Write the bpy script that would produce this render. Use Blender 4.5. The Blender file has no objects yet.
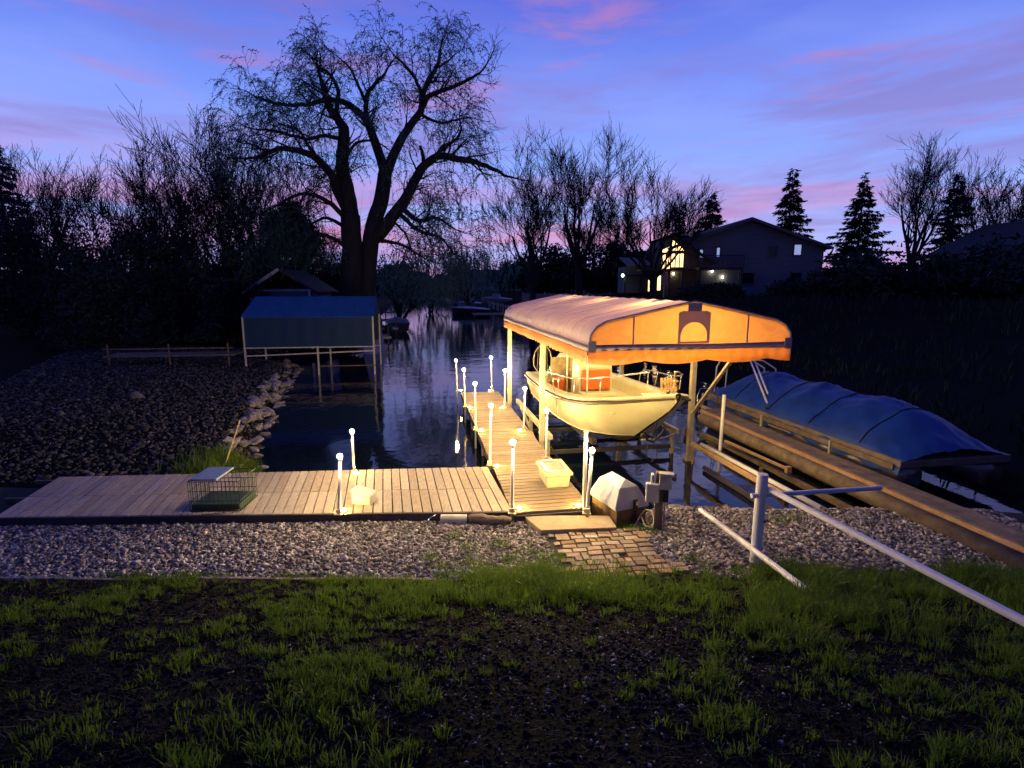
import bpy, math, random
import numpy as np
from mathutils import Matrix, Vector, noise as mnoise

R = math.radians
C = bpy.context.scene.collection
sc = bpy.context.scene

# ------------------------------------------------------------------ camera
FPX, VH, CAMZ, PITCH = 555.0, 287.0, 3.3, R(9.93)
cam = bpy.data.cameras.new('camera'); cam.sensor_width = 36; cam.lens = FPX/1024*36
cam.clip_end = 4000; cam.clip_start = 0.05
camo = bpy.data.objects.new('camera', cam); C.objects.link(camo)
camo.location = (0, 0, CAMZ); camo.rotation_euler = (R(90)-PITCH, 0, 0)
sc.camera = camo

# ------------------------------------------------------------------ world: dusk sky
W = bpy.data.worlds.new('World'); sc.world = W; W.use_nodes = True
nt = W.node_tree; nt.nodes.clear()
def N(t, **k):
    n = nt.nodes.new(t)
    for a, b in k.items(): setattr(n, a, b)
    return n
def L(a, b): nt.links.new(a, b)
def ramp(stops, interp='LINEAR'):
    r = N('ShaderNodeValToRGB'); cr = r.color_ramp; cr.interpolation = interp
    while len(cr.elements) > 1: cr.elements.remove(cr.elements[-1])
    cr.elements[0].position = stops[0][0]; cr.elements[0].color = (*stops[0][1], 1)
    for p, c in stops[1:]:
        e = cr.elements.new(p); e.color = (*c, 1)
    return r
def mth(op, a=None, b=None, clamp=False):
    m = N('ShaderNodeMath', operation=op, use_clamp=clamp)
    for i, v in enumerate((a, b)):
        if v is None: continue
        if isinstance(v, (int, float)): m.inputs[i].default_value = v
        else: L(v, m.inputs[i])
    return m.outputs[0]
def mixc(fac, a, b, mode='MIX'):
    m = N('ShaderNodeMix', data_type='RGBA', blend_type=mode)
    for s, v in ((m.inputs[0], fac), (m.inputs[6], a), (m.inputs[7], b)):
        if isinstance(v, (int, float)): s.default_value = v
        elif isinstance(v, tuple): s.default_value = (*v, 1)
        else: L(v, s)
    return m.outputs[2]
tc = N('ShaderNodeTexCoord'); sep = N('ShaderNodeSeparateXYZ'); L(tc.outputs['Generated'], sep.inputs[0])
X_, Y_, Z_ = sep.outputs
grad = ramp([(0.0, (.34, .30, .70)), (0.05, (.38, .42, .88)), (.11, (.31, .42, .94)), (.20, (.22, .36, .93)),
             (.30, (.165, .265, .85)), (.42, (.085, .14, .68)), (.52, (.055, .09, .58)), (.68, (.030, .046, .25)), (1.0, (.020, .032, .19))])
L(mth('MAXIMUM', Z_, 0.0), grad.inputs[0])
def cloud(sx, sy, sz, off, scale, detail, lo, hi, rough=.55):
    mp = N('ShaderNodeMapping'); mp.inputs['Scale'].default_value = (sx, sy, sz); mp.inputs['Location'].default_value = off
    L(tc.outputs['Generated'], mp.inputs[0])
    n = N('ShaderNodeTexNoise'); n.inputs['Scale'].default_value = scale; n.inputs['Detail'].default_value = detail
    n.inputs['Roughness'].default_value = rough; n.inputs['Distortion'].default_value = .35
    L(mp.outputs[0], n.inputs['Vector'])
    m = N('ShaderNodeMapRange', interpolation_type='SMOOTHSTEP'); m.inputs[1].default_value = lo; m.inputs[2].default_value = hi
    L(n.outputs['Fac'], m.inputs[0]); return m.outputs[0]
lowmask = N('ShaderNodeMapRange', interpolation_type='SMOOTHSTEP'); lowmask.inputs[1].default_value = .27; lowmask.inputs[2].default_value = .05
L(Z_, lowmask.inputs[0])
pale = cloud(1.2, 1.2, 5.5, (3.1, 0, 1.2), 1.6, 6, .42, .75)
c1 = mixc(mth('MULTIPLY', pale, .35), grad.outputs[0], (.34, .40, .90))
pinkc = cloud(1.5, 1.2, 12, (.7, 2.0, .35), 1.5, 5, .43, .66)
pf = mth('MULTIPLY', mth('MULTIPLY', pinkc, lowmask.outputs[0]), .85)
c2 = mixc(pf, c1, (.62, .22, .40))
mauve = cloud(1.1, 1.0, 7.5, (5.3, 1.0, 4.4), 1.5, 7, .45, .66, .62)
him = N('ShaderNodeMapRange', interpolation_type='SMOOTHSTEP'); him.inputs[1].default_value = .52; him.inputs[2].default_value = .38
L(Z_, him.inputs[0])
c3 = mixc(mth('MULTIPLY', mth('MULTIPLY', mauve, .62), him.outputs[0]), c2, (.235, .165, .47))
edge = cloud(1.5, 1.3, 10, (1.3, 7.0, 2.4), 1.9, 6, .54, .74, .6)
c4 = mixc(mth('MULTIPLY', mth('MULTIPLY', edge, .66), him.outputs[0]), c3, (.46, .19, .44))
# the glow is in front (west); the sky behind the viewer is already dark
back = N('ShaderNodeMapRange', interpolation_type='SMOOTHSTEP'); back.inputs[1].default_value = -.35; back.inputs[2].default_value = .75
back.inputs[3].default_value = .04; back.inputs[4].default_value = 1.0
L(Y_, back.inputs[0])
c5 = mixc(back.outputs[0], (.013, .024, .16), c4)
sky = N('ShaderNodeTexSky', sky_type='NISHITA'); sky.sun_disc = False
sky.sun_elevation = R(1.0); sky.sun_rotation = R(12)
bgA = N('ShaderNodeBackground'); L(c5, bgA.inputs[0]); bgA.inputs[1].default_value = .66
bgB = N('ShaderNodeBackground'); L(sky.outputs[0], bgB.inputs[0]); bgB.inputs[1].default_value = .004
add = N('ShaderNodeAddShader'); L(bgA.outputs[0], add.inputs[0]); L(bgB.outputs[0], add.inputs[1])
out = N('ShaderNodeOutputWorld'); L(add.outputs[0], out.inputs[0])

sun = bpy.data.lights.new('sun', 'SUN'); sun.energy = .03; sun.angle = R(25); sun.color = (1, .75, .7)
suno = bpy.data.objects.new('sun', sun); C.objects.link(suno); suno.rotation_euler = (R(80), 0, R(180-12))
sc.view_settings.view_transform = 'Standard'; sc.view_settings.look = 'None'
sc.view_settings.exposure = 0.8; sc.view_settings.gamma = 1.0; sc.view_settings.use_curve_mapping = False
sc.render.engine = 'CYCLES'
sc.cycles.use_denoising = True; sc.cycles.max_bounces = 8; sc.cycles.transparent_max_bounces = 8
sc.cycles.sample_clamp_indirect = 4

LAMP_CANOPY = 78.0      # watts of each lamp under the canopy
CAP_EMIT, PUCK_EMIT = 1350.0, 650.0

# ------------------------------------------------------------------ frames
TH = R(9.8); ct, st = math.cos(TH), math.sin(TH)
def F(a, b, z=0): return Vector((a*ct - b*st, a*st + b*ct, z))
def PX(u, v, z):           # where a sight line meets the level z
    D = CAMZ - z; zc = FPX*D/(math.cos(PITCH)*(v-VH)); return Vector(((u-512)*zc/FPX, (zc - D*math.sin(PITCH))/math.cos(PITCH), z))
def PD(u, v, zc):          # the point at depth zc along a sight line
    x = (u-512)*zc/FPX; yc = -(v-384)*zc/FPX
    return Vector((x, zc*math.cos(PITCH)+yc*math.sin(PITCH), CAMZ - zc*math.sin(PITCH)+yc*math.cos(PITCH)))

# ------------------------------------------------------------------ materials
MATS = {}
def mat(name, col, rough=.7, col2=None, nscale=8, metal=0, bump=0, bscale=40, island=0, transl=None, tf=.5, emit=None, es=0, stretch=None, spec=.4, detail=5, coord='Object', hs=0):
    if name in MATS: return MATS[name]
    m = bpy.data.materials.new(name); m.use_nodes = True; t = m.node_tree; t.nodes.clear()
    nn = lambda k, **kw: (lambda n: [setattr(n, a, b) for a, b in kw.items()] and n or n)(t.nodes.new(k))
    o = nn('ShaderNodeOutputMaterial'); p = nn('ShaderNodeBsdfPrincipled')
    p.inputs['Roughness'].default_value = rough; p.inputs['Metallic'].default_value = metal
    p.inputs['Specular IOR Level'].default_value = spec
    tcn = nn('ShaderNodeTexCoord'); mp = nn('ShaderNodeMapping')
    if stretch: mp.inputs['Scale'].default_value = stretch
    t.links.new(tcn.outputs[coord], mp.inputs[0])
    no = nn('ShaderNodeTexNoise'); no.inputs['Scale'].default_value = nscale; no.inputs['Detail'].default_value = detail; no.inputs['Roughness'].default_value = .6
    t.links.new(mp.outputs[0], no.inputs['Vector'])
    mx = nn('ShaderNodeMix', data_type='RGBA')
    c2 = col2 or tuple(min(1, c*.7) for c in col)
    mx.inputs[6].default_value = (*col, 1); mx.inputs[7].default_value = (*c2, 1)
    mr = nn('ShaderNodeMapRange'); mr.inputs[1].default_value = .35; mr.inputs[2].default_value = .65
    t.links.new(no.outputs['Fac'], mr.inputs[0]); t.links.new(mr.outputs[0], mx.inputs[0])
    colo = mx.outputs[2]
    if island:
        g = nn('ShaderNodeNewGeometry'); hsv = nn('ShaderNodeHueSaturation')
        mr2 = nn('ShaderNodeMapRange'); mr2.inputs[3].default_value = 1-island; mr2.inputs[4].default_value = 1+island
        t.links.new(g.outputs['Random Per Island'], mr2.inputs[0]); t.links.new(mr2.outputs[0], hsv.inputs['Value'])
        if hs:
            wn = nn('ShaderNodeTexWhiteNoise', noise_dimensions='1D'); t.links.new(g.outputs['Random Per Island'], wn.inputs['W'])
            mr3 = nn('ShaderNodeMapRange'); mr3.inputs[3].default_value = 1-hs; mr3.inputs[4].default_value = 1+hs
            t.links.new(wn.outputs['Value'], mr3.inputs[0]); t.links.new(mr3.outputs[0], hsv.inputs['Saturation'])
        t.links.new(colo, hsv.inputs['Color']); colo = hsv.outputs[0]
    t.links.new(colo, p.inputs['Base Color'])
    if bump:
        nb = nn('ShaderNodeTexNoise'); nb.inputs['Scale'].default_value = bscale; nb.inputs['Detail'].default_value = 4
        t.links.new(mp.outputs[0], nb.inputs['Vector'])
        bp = nn('ShaderNodeBump'); bp.inputs['Strength'].default_value = bump; bp.inputs['Distance'].default_value = .02
        t.links.new(nb.outputs['Fac'], bp.inputs['Height']); t.links.new(bp.outputs[0], p.inputs['Normal'])
    if emit:
        p.inputs['Emission Color'].default_value = (*emit, 1); p.inputs['Emission Strength'].default_value = es
    sh = p.outputs[0]
    if transl:
        tr = nn('ShaderNodeBsdfTranslucent'); tr.inputs[0].default_value = (*transl, 1)
        ms = nn('ShaderNodeMixShader'); ms.inputs[0].default_value = tf
        t.links.new(sh, ms.inputs[1]); t.links.new(tr.outputs[0], ms.inputs[2]); sh = ms.outputs[0]
    t.links.new(sh, o.inputs[0]); MATS[name] = m; return m

wood_pier = mat('pier_wood', (.40, .29, .20), .75, (.25, .175, .12), 3, island=.16, bump=.5, bscale=25, stretch=(1.5, 14, 1), hs=.15)
wood_plat = mat('platform_wood', (.54, .45, .37), .75, (.36, .28, .23), 5, island=.17, bump=.5, bscale=30, stretch=(9, 1.2, 1), hs=.2)
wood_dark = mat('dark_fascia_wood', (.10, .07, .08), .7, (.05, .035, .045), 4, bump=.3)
wood_grey = mat('weathered_wood', (.23, .18, .14), .8, (.12, .09, .07), 6, bump=.5, bscale=20, stretch=(1, 1, .2))
wood_old = mat('old_dock_wood', (.26, .19, .13), .8, (.14, .10, .07), 5, bump=.4, island=.15)
white_pvc = mat('white_pvc', (.74, .73, .74), .35, (.62, .60, .60), 5, bump=.05)
white_paint = mat('white_paint', (.72, .70, .66), .45, (.55, .52, .47), 6, bump=.1)
alu = mat('painted_aluminium', (.66, .58, .40), .45, (.48, .40, .27), 7, metal=.25, bump=.1)
gel = mat('gelcoat', (.66, .60, .40), .25, (.56, .50, .32), 1.6, bump=.02, spec=.5)
hull_gel = mat('hull_gelcoat', (.58, .52, .32), .28, (.44, .39, .23), 1.3, bump=.02, detail=8, spec=.5)
bottom_paint_and_shade = mat('bottom_paint_and_shade', (.05, .045, .05), .6, (.09, .08, .07), 6)
black_rubber = mat('black_rubber', (.02, .02, .022), .5)
black_metal = mat('black_metal', (.03, .03, .035), .4, metal=.5)
orange_vinyl = mat('orange_vinyl', (.62, .13, .012), .45, (.52, .10, .01), 4)
tan_wood = mat('varnished_slats', (.52, .30, .10), .4, (.40, .22, .07), 10)
chrome = mat('stainless_rail', (.75, .73, .70), .22, metal=.9)
canvas = mat('canopy_canvas', (.82, .78, .84), .8, (.74, .70, .76), 2.5, transl=(.95, .60, .44), tf=.19, bump=.15, bscale=9)
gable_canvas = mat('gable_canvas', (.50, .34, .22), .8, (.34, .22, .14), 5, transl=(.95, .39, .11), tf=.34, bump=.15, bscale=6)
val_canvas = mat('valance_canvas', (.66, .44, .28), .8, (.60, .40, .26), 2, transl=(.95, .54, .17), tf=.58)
trim_canvas = mat('grey_trim_canvas', (.56, .50, .57), .8, (.48, .42, .50), 5, transl=(.26, .25, .38), tf=.30)
cooler_p = mat('dock_box_plastic', (.72, .66, .46), .4, (.60, .54, .36), 6, bump=.05)
hood_p = mat('grey_white_hood', (.38, .38, .48), .4, (.29, .29, .37), 4, bump=.06)
brown_p = mat('brown_box_base', (.16, .09, .05), .6, (.10, .055, .03), 8)
grey_box = mat('grey_electric_box', (.55, .53, .57), .45, (.34, .32, .35), 6)
white_box = mat('white_electric_box', (.50, .48, .47), .4, (.6, .56, .52), 8)
blue_tarp = mat('blue_tarp', (.006, .05, .34), .55, (.004, .032, .22), 2.5, bump=.3, bscale=5)
teal_tarp = mat('teal_tarp', (.012, .10, .33), .6, (.010, .075, .24), 3, bump=.2, bscale=4)
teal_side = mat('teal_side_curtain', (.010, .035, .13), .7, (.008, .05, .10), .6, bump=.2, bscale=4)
concrete = mat('concrete_slab', (.48, .38, .26), .85, (.38, .29, .19), 9, bump=.4, bscale=60)
paver_m = mat('paver_brick', (.42, .32, .23), .85, (.30, .21, .15), 14, island=.35, bump=.5, bscale=40, hs=.3)
gravel_m = mat('gravel_stone', (.46, .41, .40), .75, (.10, .08, .09), 11, island=.8, hs=.8)
rock_m = mat('riprap_rock', (.44, .39, .38), .85, (.14, .12, .12), 2.2, bump=.8, bscale=9)
bark = mat('willow_bark', (.035, .030, .034), .9, (.018, .016, .020), 5, bump=1, bscale=12, stretch=(1, 1, .25))
bark2 = mat('bare_tree_bark', (.030, .030, .045), .9, (.018, .018, .03), 6, bump=.6, bscale=10)  # bluish cast stands in for blue haze over the distant trees
leaf_w = mat('willow_leaf', (.085, .165, .10), .6, (.05, .11, .09), .6, island=.4, transl=(.14, .30, .24), tf=.5)
leaf_wy = mat('willow_leaf_spring', (.17, .21, .06), .6, (.10, .15, .06), .6, island=.4, transl=(.28, .36, .14), tf=.5)
leaf_b = mat('bush_leaf', (.03, .05, .045), .7, (.018, .03, .03), 1, island=.5)
leaf_s = mat('spruce_needles', (.012, .022, .022), .8, (.008, .014, .016), 2, island=.4)
grass_m = mat('grass_blade', (.125, .175, .025), .5, (.035, .085, .025), 2.4, island=.7, spec=.15, transl=(.16, .28, .03), tf=.35, hs=.3)
siding = mat('house_siding', (.24, .25, .29), .8, (.19, .20, .24), 3, stretch=(.2, .2, 6))
roofing = mat('house_roof', (.05, .05, .07), .85, (.035, .035, .05), 5)
house_trim = mat('house_trim', (.22, .19, .20), .7)
dark_glass = mat('window_glass', (.02, .025, .04), .08, spec=.8)
lit_glass = mat('lit_window', (.8, .6, .3), .5, (.7, .45, .2), 1.2, emit=(1, .62, .25), es=1.7)
dim_glass = mat('dim_window', (.5, .5, .6), .3, emit=(.45, .55, 1), es=.35)
lamp_warm = mat('porch_lamp', (.9, .9, .7), .5, emit=(1, .9, .6), es=14)
cap_m = mat('lamp_cap_lit', (.9, .85, .7), .4, emit=(1, .72, .33), es=CAP_EMIT)
puck_m = mat('deck_light_lit', (.9, .8, .4), .4, emit=(1, .66, .14), es=PUCK_EMIT)
fixture_m = mat('canopy_lamp_lit', (.9, .8, .6), .4, emit=(1, .60, .24), es=60)
wire_m = mat('green_wire', (.05, .075, .055), .5, metal=.3)
green_tray = mat('green_tray', (.035, .075, .05), .6, (.025, .05, .035), 9)
pink_sign = mat('pink_sign', (.60, .32, .30), .6)
lavp = mat('lavender_pipe', (.82, .80, .86), .35, (.74, .72, .78), 6)
lamplit_board = mat('orange_lit_board', (.55, .34, .18), .6, (.42, .25, .13), 6, bump=.2)  # warm lamplight on the boards put into their base colour
log_m = mat('driftwood', (.28, .22, .18), .85, (.15, .11, .09), 7, bump=.8, bscale=15, stretch=(.4, 2, 2))
chip_m = mat('wood_chip', (.42, .36, .34), .8, (.30, .25, .24), 20, island=.5)
hose_m = mat('pale_hose', (.62, .50, .40), .5)
barrel_m = mat('blue_barrel', (.25, .30, .62), .5, (.12, .16, .45), 3)
lawn_m = None

# ------------------------------------------------------------------ mesh helper
class MB:
    def __init__(s): s.v = []; s.f = []; s.n = 0
    def add(s, vs, fs):
        vs = [tuple(v) for v in vs]
        s.v += vs; s.f += [tuple(i+s.n for i in f) for f in fs]; s.n += len(vs); return s
    def box(s, c, size, rz=0, rx=0, ry=0):
        x, y, z = (d/2 for d in size)
        M = Matrix.Translation(c) @ Matrix.Rotation(rz, 4, 'Z') @ Matrix.Rotation(rx, 4, 'X') @ Matrix.Rotation(ry, 4, 'Y')
        vs = [M @ Vector((i*x, j*y, k*z)) for i in (-1, 1) for j in (-1, 1) for k in (-1, 1)]
        return s.add(vs, [(0, 1, 3, 2), (4, 6, 7, 5), (0, 4, 5, 1), (2, 3, 7, 6), (0, 2, 6, 4), (1, 5, 7, 3)])
    def bar(s, p, q, w, h=None, up=(0, 0, 1)):
        p, q = Vector(p), Vector(q); h = h or w; d = (q-p).normalized(); u = Vector(up)
        r = d.cross(u)
        if r.length < 1e-4: r = d.cross(Vector((1, 0, 0)))
        r.normalize(); u = r.cross(d)
        vs = [e + r*(i*w/2) + u*(j*h/2) for e in (p, q) for i, j in ((-1, -1), (1, -1), (1, 1), (-1, 1))]
        return s.add(vs, [(3, 2, 1, 0), (4, 5, 6, 7)] + [(i, (i+1) % 4, 4+(i+1) % 4, 4+i) for i in range(4)])
    def tube(s, pts, r, sides=8, cap=True):
        pts = [Vector(p) for p in pts]; n = len(pts)
        rs = r if isinstance(r, (list, tuple)) else [r]*n
        vs = []; prev = None
        for i, p in enumerate(pts):
            d = (pts[min(i+1, n-1)] - pts[max(i-1, 0)])
            if d.length < 1e-7: d = Vector((0, 0, 1))
            d.normalize()
            if prev is None:
                prev = d.orthogonal().normalized()
            x = (prev - d*prev.dot(d))
            if x.length < 1e-5: x = d.orthogonal()
            x.normalize(); y = d.cross(x); prev = x
            for k in range(sides):
                a = 2*math.pi*k/sides; vs.append(p + (x*math.cos(a) + y*math.sin(a))*rs[i])
        fs = [(i*sides+k, i*sides+(k+1) % sides, (i+1)*sides+(k+1) % sides, (i+1)*sides+k) for i in range(n-1) for k in range(sides)]
        if cap: fs += [tuple(range(sides))[::-1], tuple((n-1)*sides+k for k in range(sides))]
        return s.add(vs, fs)
    def lathe(s, c, prof, sides=16):
        c = Vector(c); vs = []
        for r, z in prof:
            for k in range(sides):
                a = 2*math.pi*k/sides; vs.append(c + Vector((r*math.cos(a), r*math.sin(a), z)))
        n = len(prof)
        fs = [(i*sides+k, i*sides+(k+1) % sides, (i+1)*sides+(k+1) % sides, (i+1)*sides+k) for i in range(n-1) for k in range(sides)]
        fs += [tuple(range(sides))[::-1], tuple((n-1)*sides+k for k in range(sides))]
        return s.add(vs, fs)
    def poly(s, pts, thick, nrm):        # a flat outline given thickness along nrm
        n = len(pts); o = Vector(nrm).normalized()*thick/2
        vs = [Vector(p)-o for p in pts] + [Vector(p)+o for p in pts]
        return s.add(vs, [tuple(range(n))[::-1], tuple(range(n, 2*n))] + [(i, (i+1) % n, n+(i+1) % n, n+i) for i in range(n)])
    def grid(s, rows, close=False):
        m = len(rows[0]); vs = [p for r in rows for p in r]
        fs = [(i*m+k, i*m+k+1, (i+1)*m+k+1, (i+1)*m+k) for i in range(len(rows)-1) for k in range(m-1)]
        return s.add(vs, fs)
    def build(s, name, m, parent=None, smooth=False, bevel=0, world=False, solid=0):
        me = bpy.data.meshes.new(name); vs = s.v
        if parent is not None and world:
            inv = (Matrix.Translation(parent.location) @ Matrix.Rotation(parent.rotation_euler.z, 4, 'Z')).inverted()
            vs = [tuple(inv @ Vector(v)) for v in vs]
        me.from_pydata(vs, [], s.f); me.validate(); me.materials.append(m)
        if smooth: me.polygons.foreach_set('use_smooth', [True]*len(me.polygons))
        me.update(); o = bpy.data.objects.new(name, me); C.objects.link(o)
        if parent is not None: o.parent = parent
        if solid:
            md = o.modifiers.new('solid', 'SOLIDIFY'); md.thickness = solid; md.offset = 0
        if bevel:
            md = o.modifiers.new('bevel', 'BEVEL'); md.width = bevel; md.segments = 2; md.limit_method = 'ANGLE'
            md.harden_normals = False
        return o
def raw(name, V, Fc, m, parent=None, smooth=False):
    """numpy arrays V (n,3), Fc (k,3|4)"""
    me = bpy.data.meshes.new(name); V = np.asarray(V, dtype=np.float32); Fc = np.asarray(Fc, dtype=np.int32)
    me.vertices.add(len(V)); me.vertices.foreach_set('co', V.ravel())
    k = Fc.shape[1]; me.loops.add(Fc.size); me.loops.foreach_set('vertex_index', Fc.ravel())
    me.polygons.add(len(Fc)); me.polygons.foreach_set('loop_start', np.arange(0, Fc.size, k, dtype=np.int32))
    me.polygons.foreach_set('loop_total', np.full(len(Fc), k, dtype=np.int32))
    if smooth: me.polygons.foreach_set('use_smooth', np.ones(len(Fc), dtype=bool))
    me.update(calc_edges=True); me.validate(); me.materials.append(m)
    o = bpy.data.objects.new(name, me); C.objects.link(o)
    if parent is not None: o.parent = parent
    return o
def thing(name, label, cat, loc=(0, 0, 0), rz=0, group=None):
    o = bpy.data.objects.new(name, None); C.objects.link(o); o.location = loc; o.rotation_euler = (0, 0, rz)
    o.empty_display_size = .2; o['label'] = label; o['category'] = cat
    if group: o['group'] = group
    return o
def tag(o, label, cat, group=None, kind=None):
    o['label'] = label; o['category'] = cat
    if group: o['group'] = group
    if kind: o['kind'] = kind
    return o
def dup(root, loc=None, rz=None, label=None, scale=None, group=None):
    r = root.copy(); C.objects.link(r)
    if loc is not None: r.location = loc
    if rz is not None: r.rotation_euler = (0, 0, rz)
    if scale is not None: r.scale = (scale,)*3 if isinstance(scale, (int, float)) else scale
    if label: r['label'] = label
    if group: r['group'] = group
    for ch in list(root.children):
        c = ch.copy(); C.objects.link(c); c.parent = r
        for g in list(ch.children):
            d = g.copy(); C.objects.link(d); d.parent = c
    return r
rng = np.random.default_rng(7); rnd = random.Random(11)
def sstep(a, b, x):
    t = np.clip((x-a)/(b-a), 0, 1); return t*t*(3-2*t)

# ------------------------------------------------------------------ terrain
WZ = -.45
wpoly = [(-4.9, 9.6), (-4.7, 8.5), (1.0, 8.5), (1.5, 8.25), (1.9, 8.7), (2.6, 9.0), (4.2, 8.85), (5.6, 8.9), (7.2, 8.9), (8.6, 8.6)]
for b in (9, 20, 40, 70, 110, 170, 260, 420): wpoly.append(tuple(F(10.2+.02*b*(1 if b < 100 else 0)+1.2*math.sin(b*.7), b))[:2])
for b in (425, 260, 170, 110, 75, 50, 40, 34): wpoly.append(tuple(F(-3.6+.9*math.sin(b*.9), b))[:2])
wpoly += [(-8.2, 30.5), (-11.5, 30), (-13.2, 27.5), (-9.9, 25.9), (-8.1, 19.3), (-7.0, 15.7), (-6.0, 12.7), (-5.3, 11.2)]
WP = np.array(wpoly)
def sdist(x, y):          # >0 on land, <0 on water
    x = np.asarray(x, float); y = np.asarray(y, float)
    d = np.full(x.shape, 1e9); ins = np.zeros(x.shape, bool)
    for i in range(len(WP)):
        x1, y1 = WP[i]; x2, y2 = WP[(i+1) % len(WP)]
        ex, ey = x2-x1, y2-y1; t = np.clip(((x-x1)*ex+(y-y1)*ey)/(ex*ex+ey*ey), 0, 1)
        d = np.minimum(d, np.hypot(x-x1-t*ex, y-y1-t*ey))
        c = ((y1 > y) != (y2 > y)) & (x < (x2-x1)*(y-y1)/(y2-y1+1e-12)+x1); ins ^= c
    return np.where(ins, -d, d)
def fbm(x, y, s, seed=0):
    v = 0; 
    for k in range(4):
        f = s*2**k; a = .5**k
        v = v + a*np.sin(x*f*1.3+seed*1.7+k*2.1+1.5*np.sin(y*f*.9+seed+k))*np.cos(y*f*1.1+seed*.6+k*1.3+1.2*np.sin(x*f*.7+k))
    return v
def gh(x, y):
    x = np.asarray(x, float); y = np.asarray(y, float); sd = sdist(x, y)
    a = x*ct + y*st
    yard = -.13 + .30*np.clip(6.1-y, 0, 6.6) + .02*fbm(x, y, 1.1) * sstep(6.5, 5.5, y)
    left = -.10 + .25*sstep(0, 6, sd) + .5*sstep(6, 30, sd)
    right = -.05 + 2.5*sstep(2-1.8*sstep(20, 50, y), 30-21*sstep(20, 50, y), sd)
    far = np.where(a > 3, right, left)
    w = sstep(8.5, 13, y); w = np.maximum(w, sstep(8, 14, np.abs(x-1))*.6*sstep(5, 9, y))
    base = yard*(1-w) + far*w
    land = (WZ-.12) + (base-WZ+.12)*sstep(-.15, .75, sd)
    return np.where(sd > -.15, land, WZ-.12-1.0*sstep(-.15, -3, sd))
def ghs(x, y): return float(gh(np.array([x]), np.array([y]))[0])
def axis(lo, hi, n, k):
    t = np.linspace(-1, 1, n); s = np.sinh(t*k)/math.sinh(k)
    return np.where(s < 0, -s*lo, s*hi)
gx = axis(-900, 900, 301, 6.0); gy = axis(-60, 900, 341, 6.0) + 7
GX, GY = np.meshgrid(gx, gy); GZ = gh(GX.ravel(), GY.ravel()).reshape(GX.shape)
V = np.stack([GX.ravel(), GY.ravel(), GZ.ravel()], 1); nx = len(gx)
i = np.arange((len(gy)-1)*(nx-1)); r_, c_ = i//(nx-1), i % (nx-1)
Q = np.stack([r_*nx+c_, r_*nx+c_+1, (r_+1)*nx+c_+1, (r_+1)*nx+c_], 1)
soil = mat('soil_and_turf', (.006, .010, .005), .95, (.014, .011, .015), .9, bump=1, bscale=26, spec=.03, detail=8)
g = raw('ground', V, Q, soil, smooth=True); g['kind'] = 'structure'

# water with fine ripples
wm = bpy.data.materials.new('water'); wm.use_nodes = True; t = wm.node_tree; p = t.nodes['Principled BSDF']
p.inputs['Base Color'].default_value = (.004, .008, .022, 1); p.inputs['Roughness'].default_value = .035; p.inputs['IOR'].default_value = 1.34
tcn = t.nodes.new('ShaderNodeTexCoord'); mp = t.nodes.new('ShaderNodeMapping'); mp.inputs['Scale'].default_value = (1, .8, 1)
n1 = t.nodes.new('ShaderNodeTexNoise'); n1.inputs['Scale'].default_value = 1.1; n1.inputs['Detail'].default_value = 5
n2 = t.nodes.new('ShaderNodeTexNoise'); n2.inputs['Scale'].default_value = 9; n2.inputs['Detail'].default_value = 3
ad = t.nodes.new('ShaderNodeMath'); ad.operation = 'MULTIPLY_ADD'; ad.inputs[1].default_value = .05
bp = t.nodes.new('ShaderNodeBump'); bp.inputs['Strength'].default_value = .42; bp.inputs['Distance'].default_value = .04
t.links.new(tcn.outputs['Object'], mp.inputs[0]); t.links.new(mp.outputs[0], n1.inputs[0]); t.links.new(mp.outputs[0], n2.inputs[0])
t.links.new(n2.outputs['Fac'], ad.inputs[0]); t.links.new(n1.outputs['Fac'], ad.inputs[2]); t.links.new(ad.outputs[0], bp.inputs['Height']); t.links.new(bp.outputs[0], p.inputs['Normal'])
w = raw('water', [(-600, 8, WZ), (600, 8, WZ), (600, 1200, WZ), (-600, 1200, WZ)], [(0, 1, 2, 3)], wm); w['kind'] = 'structure'

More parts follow.
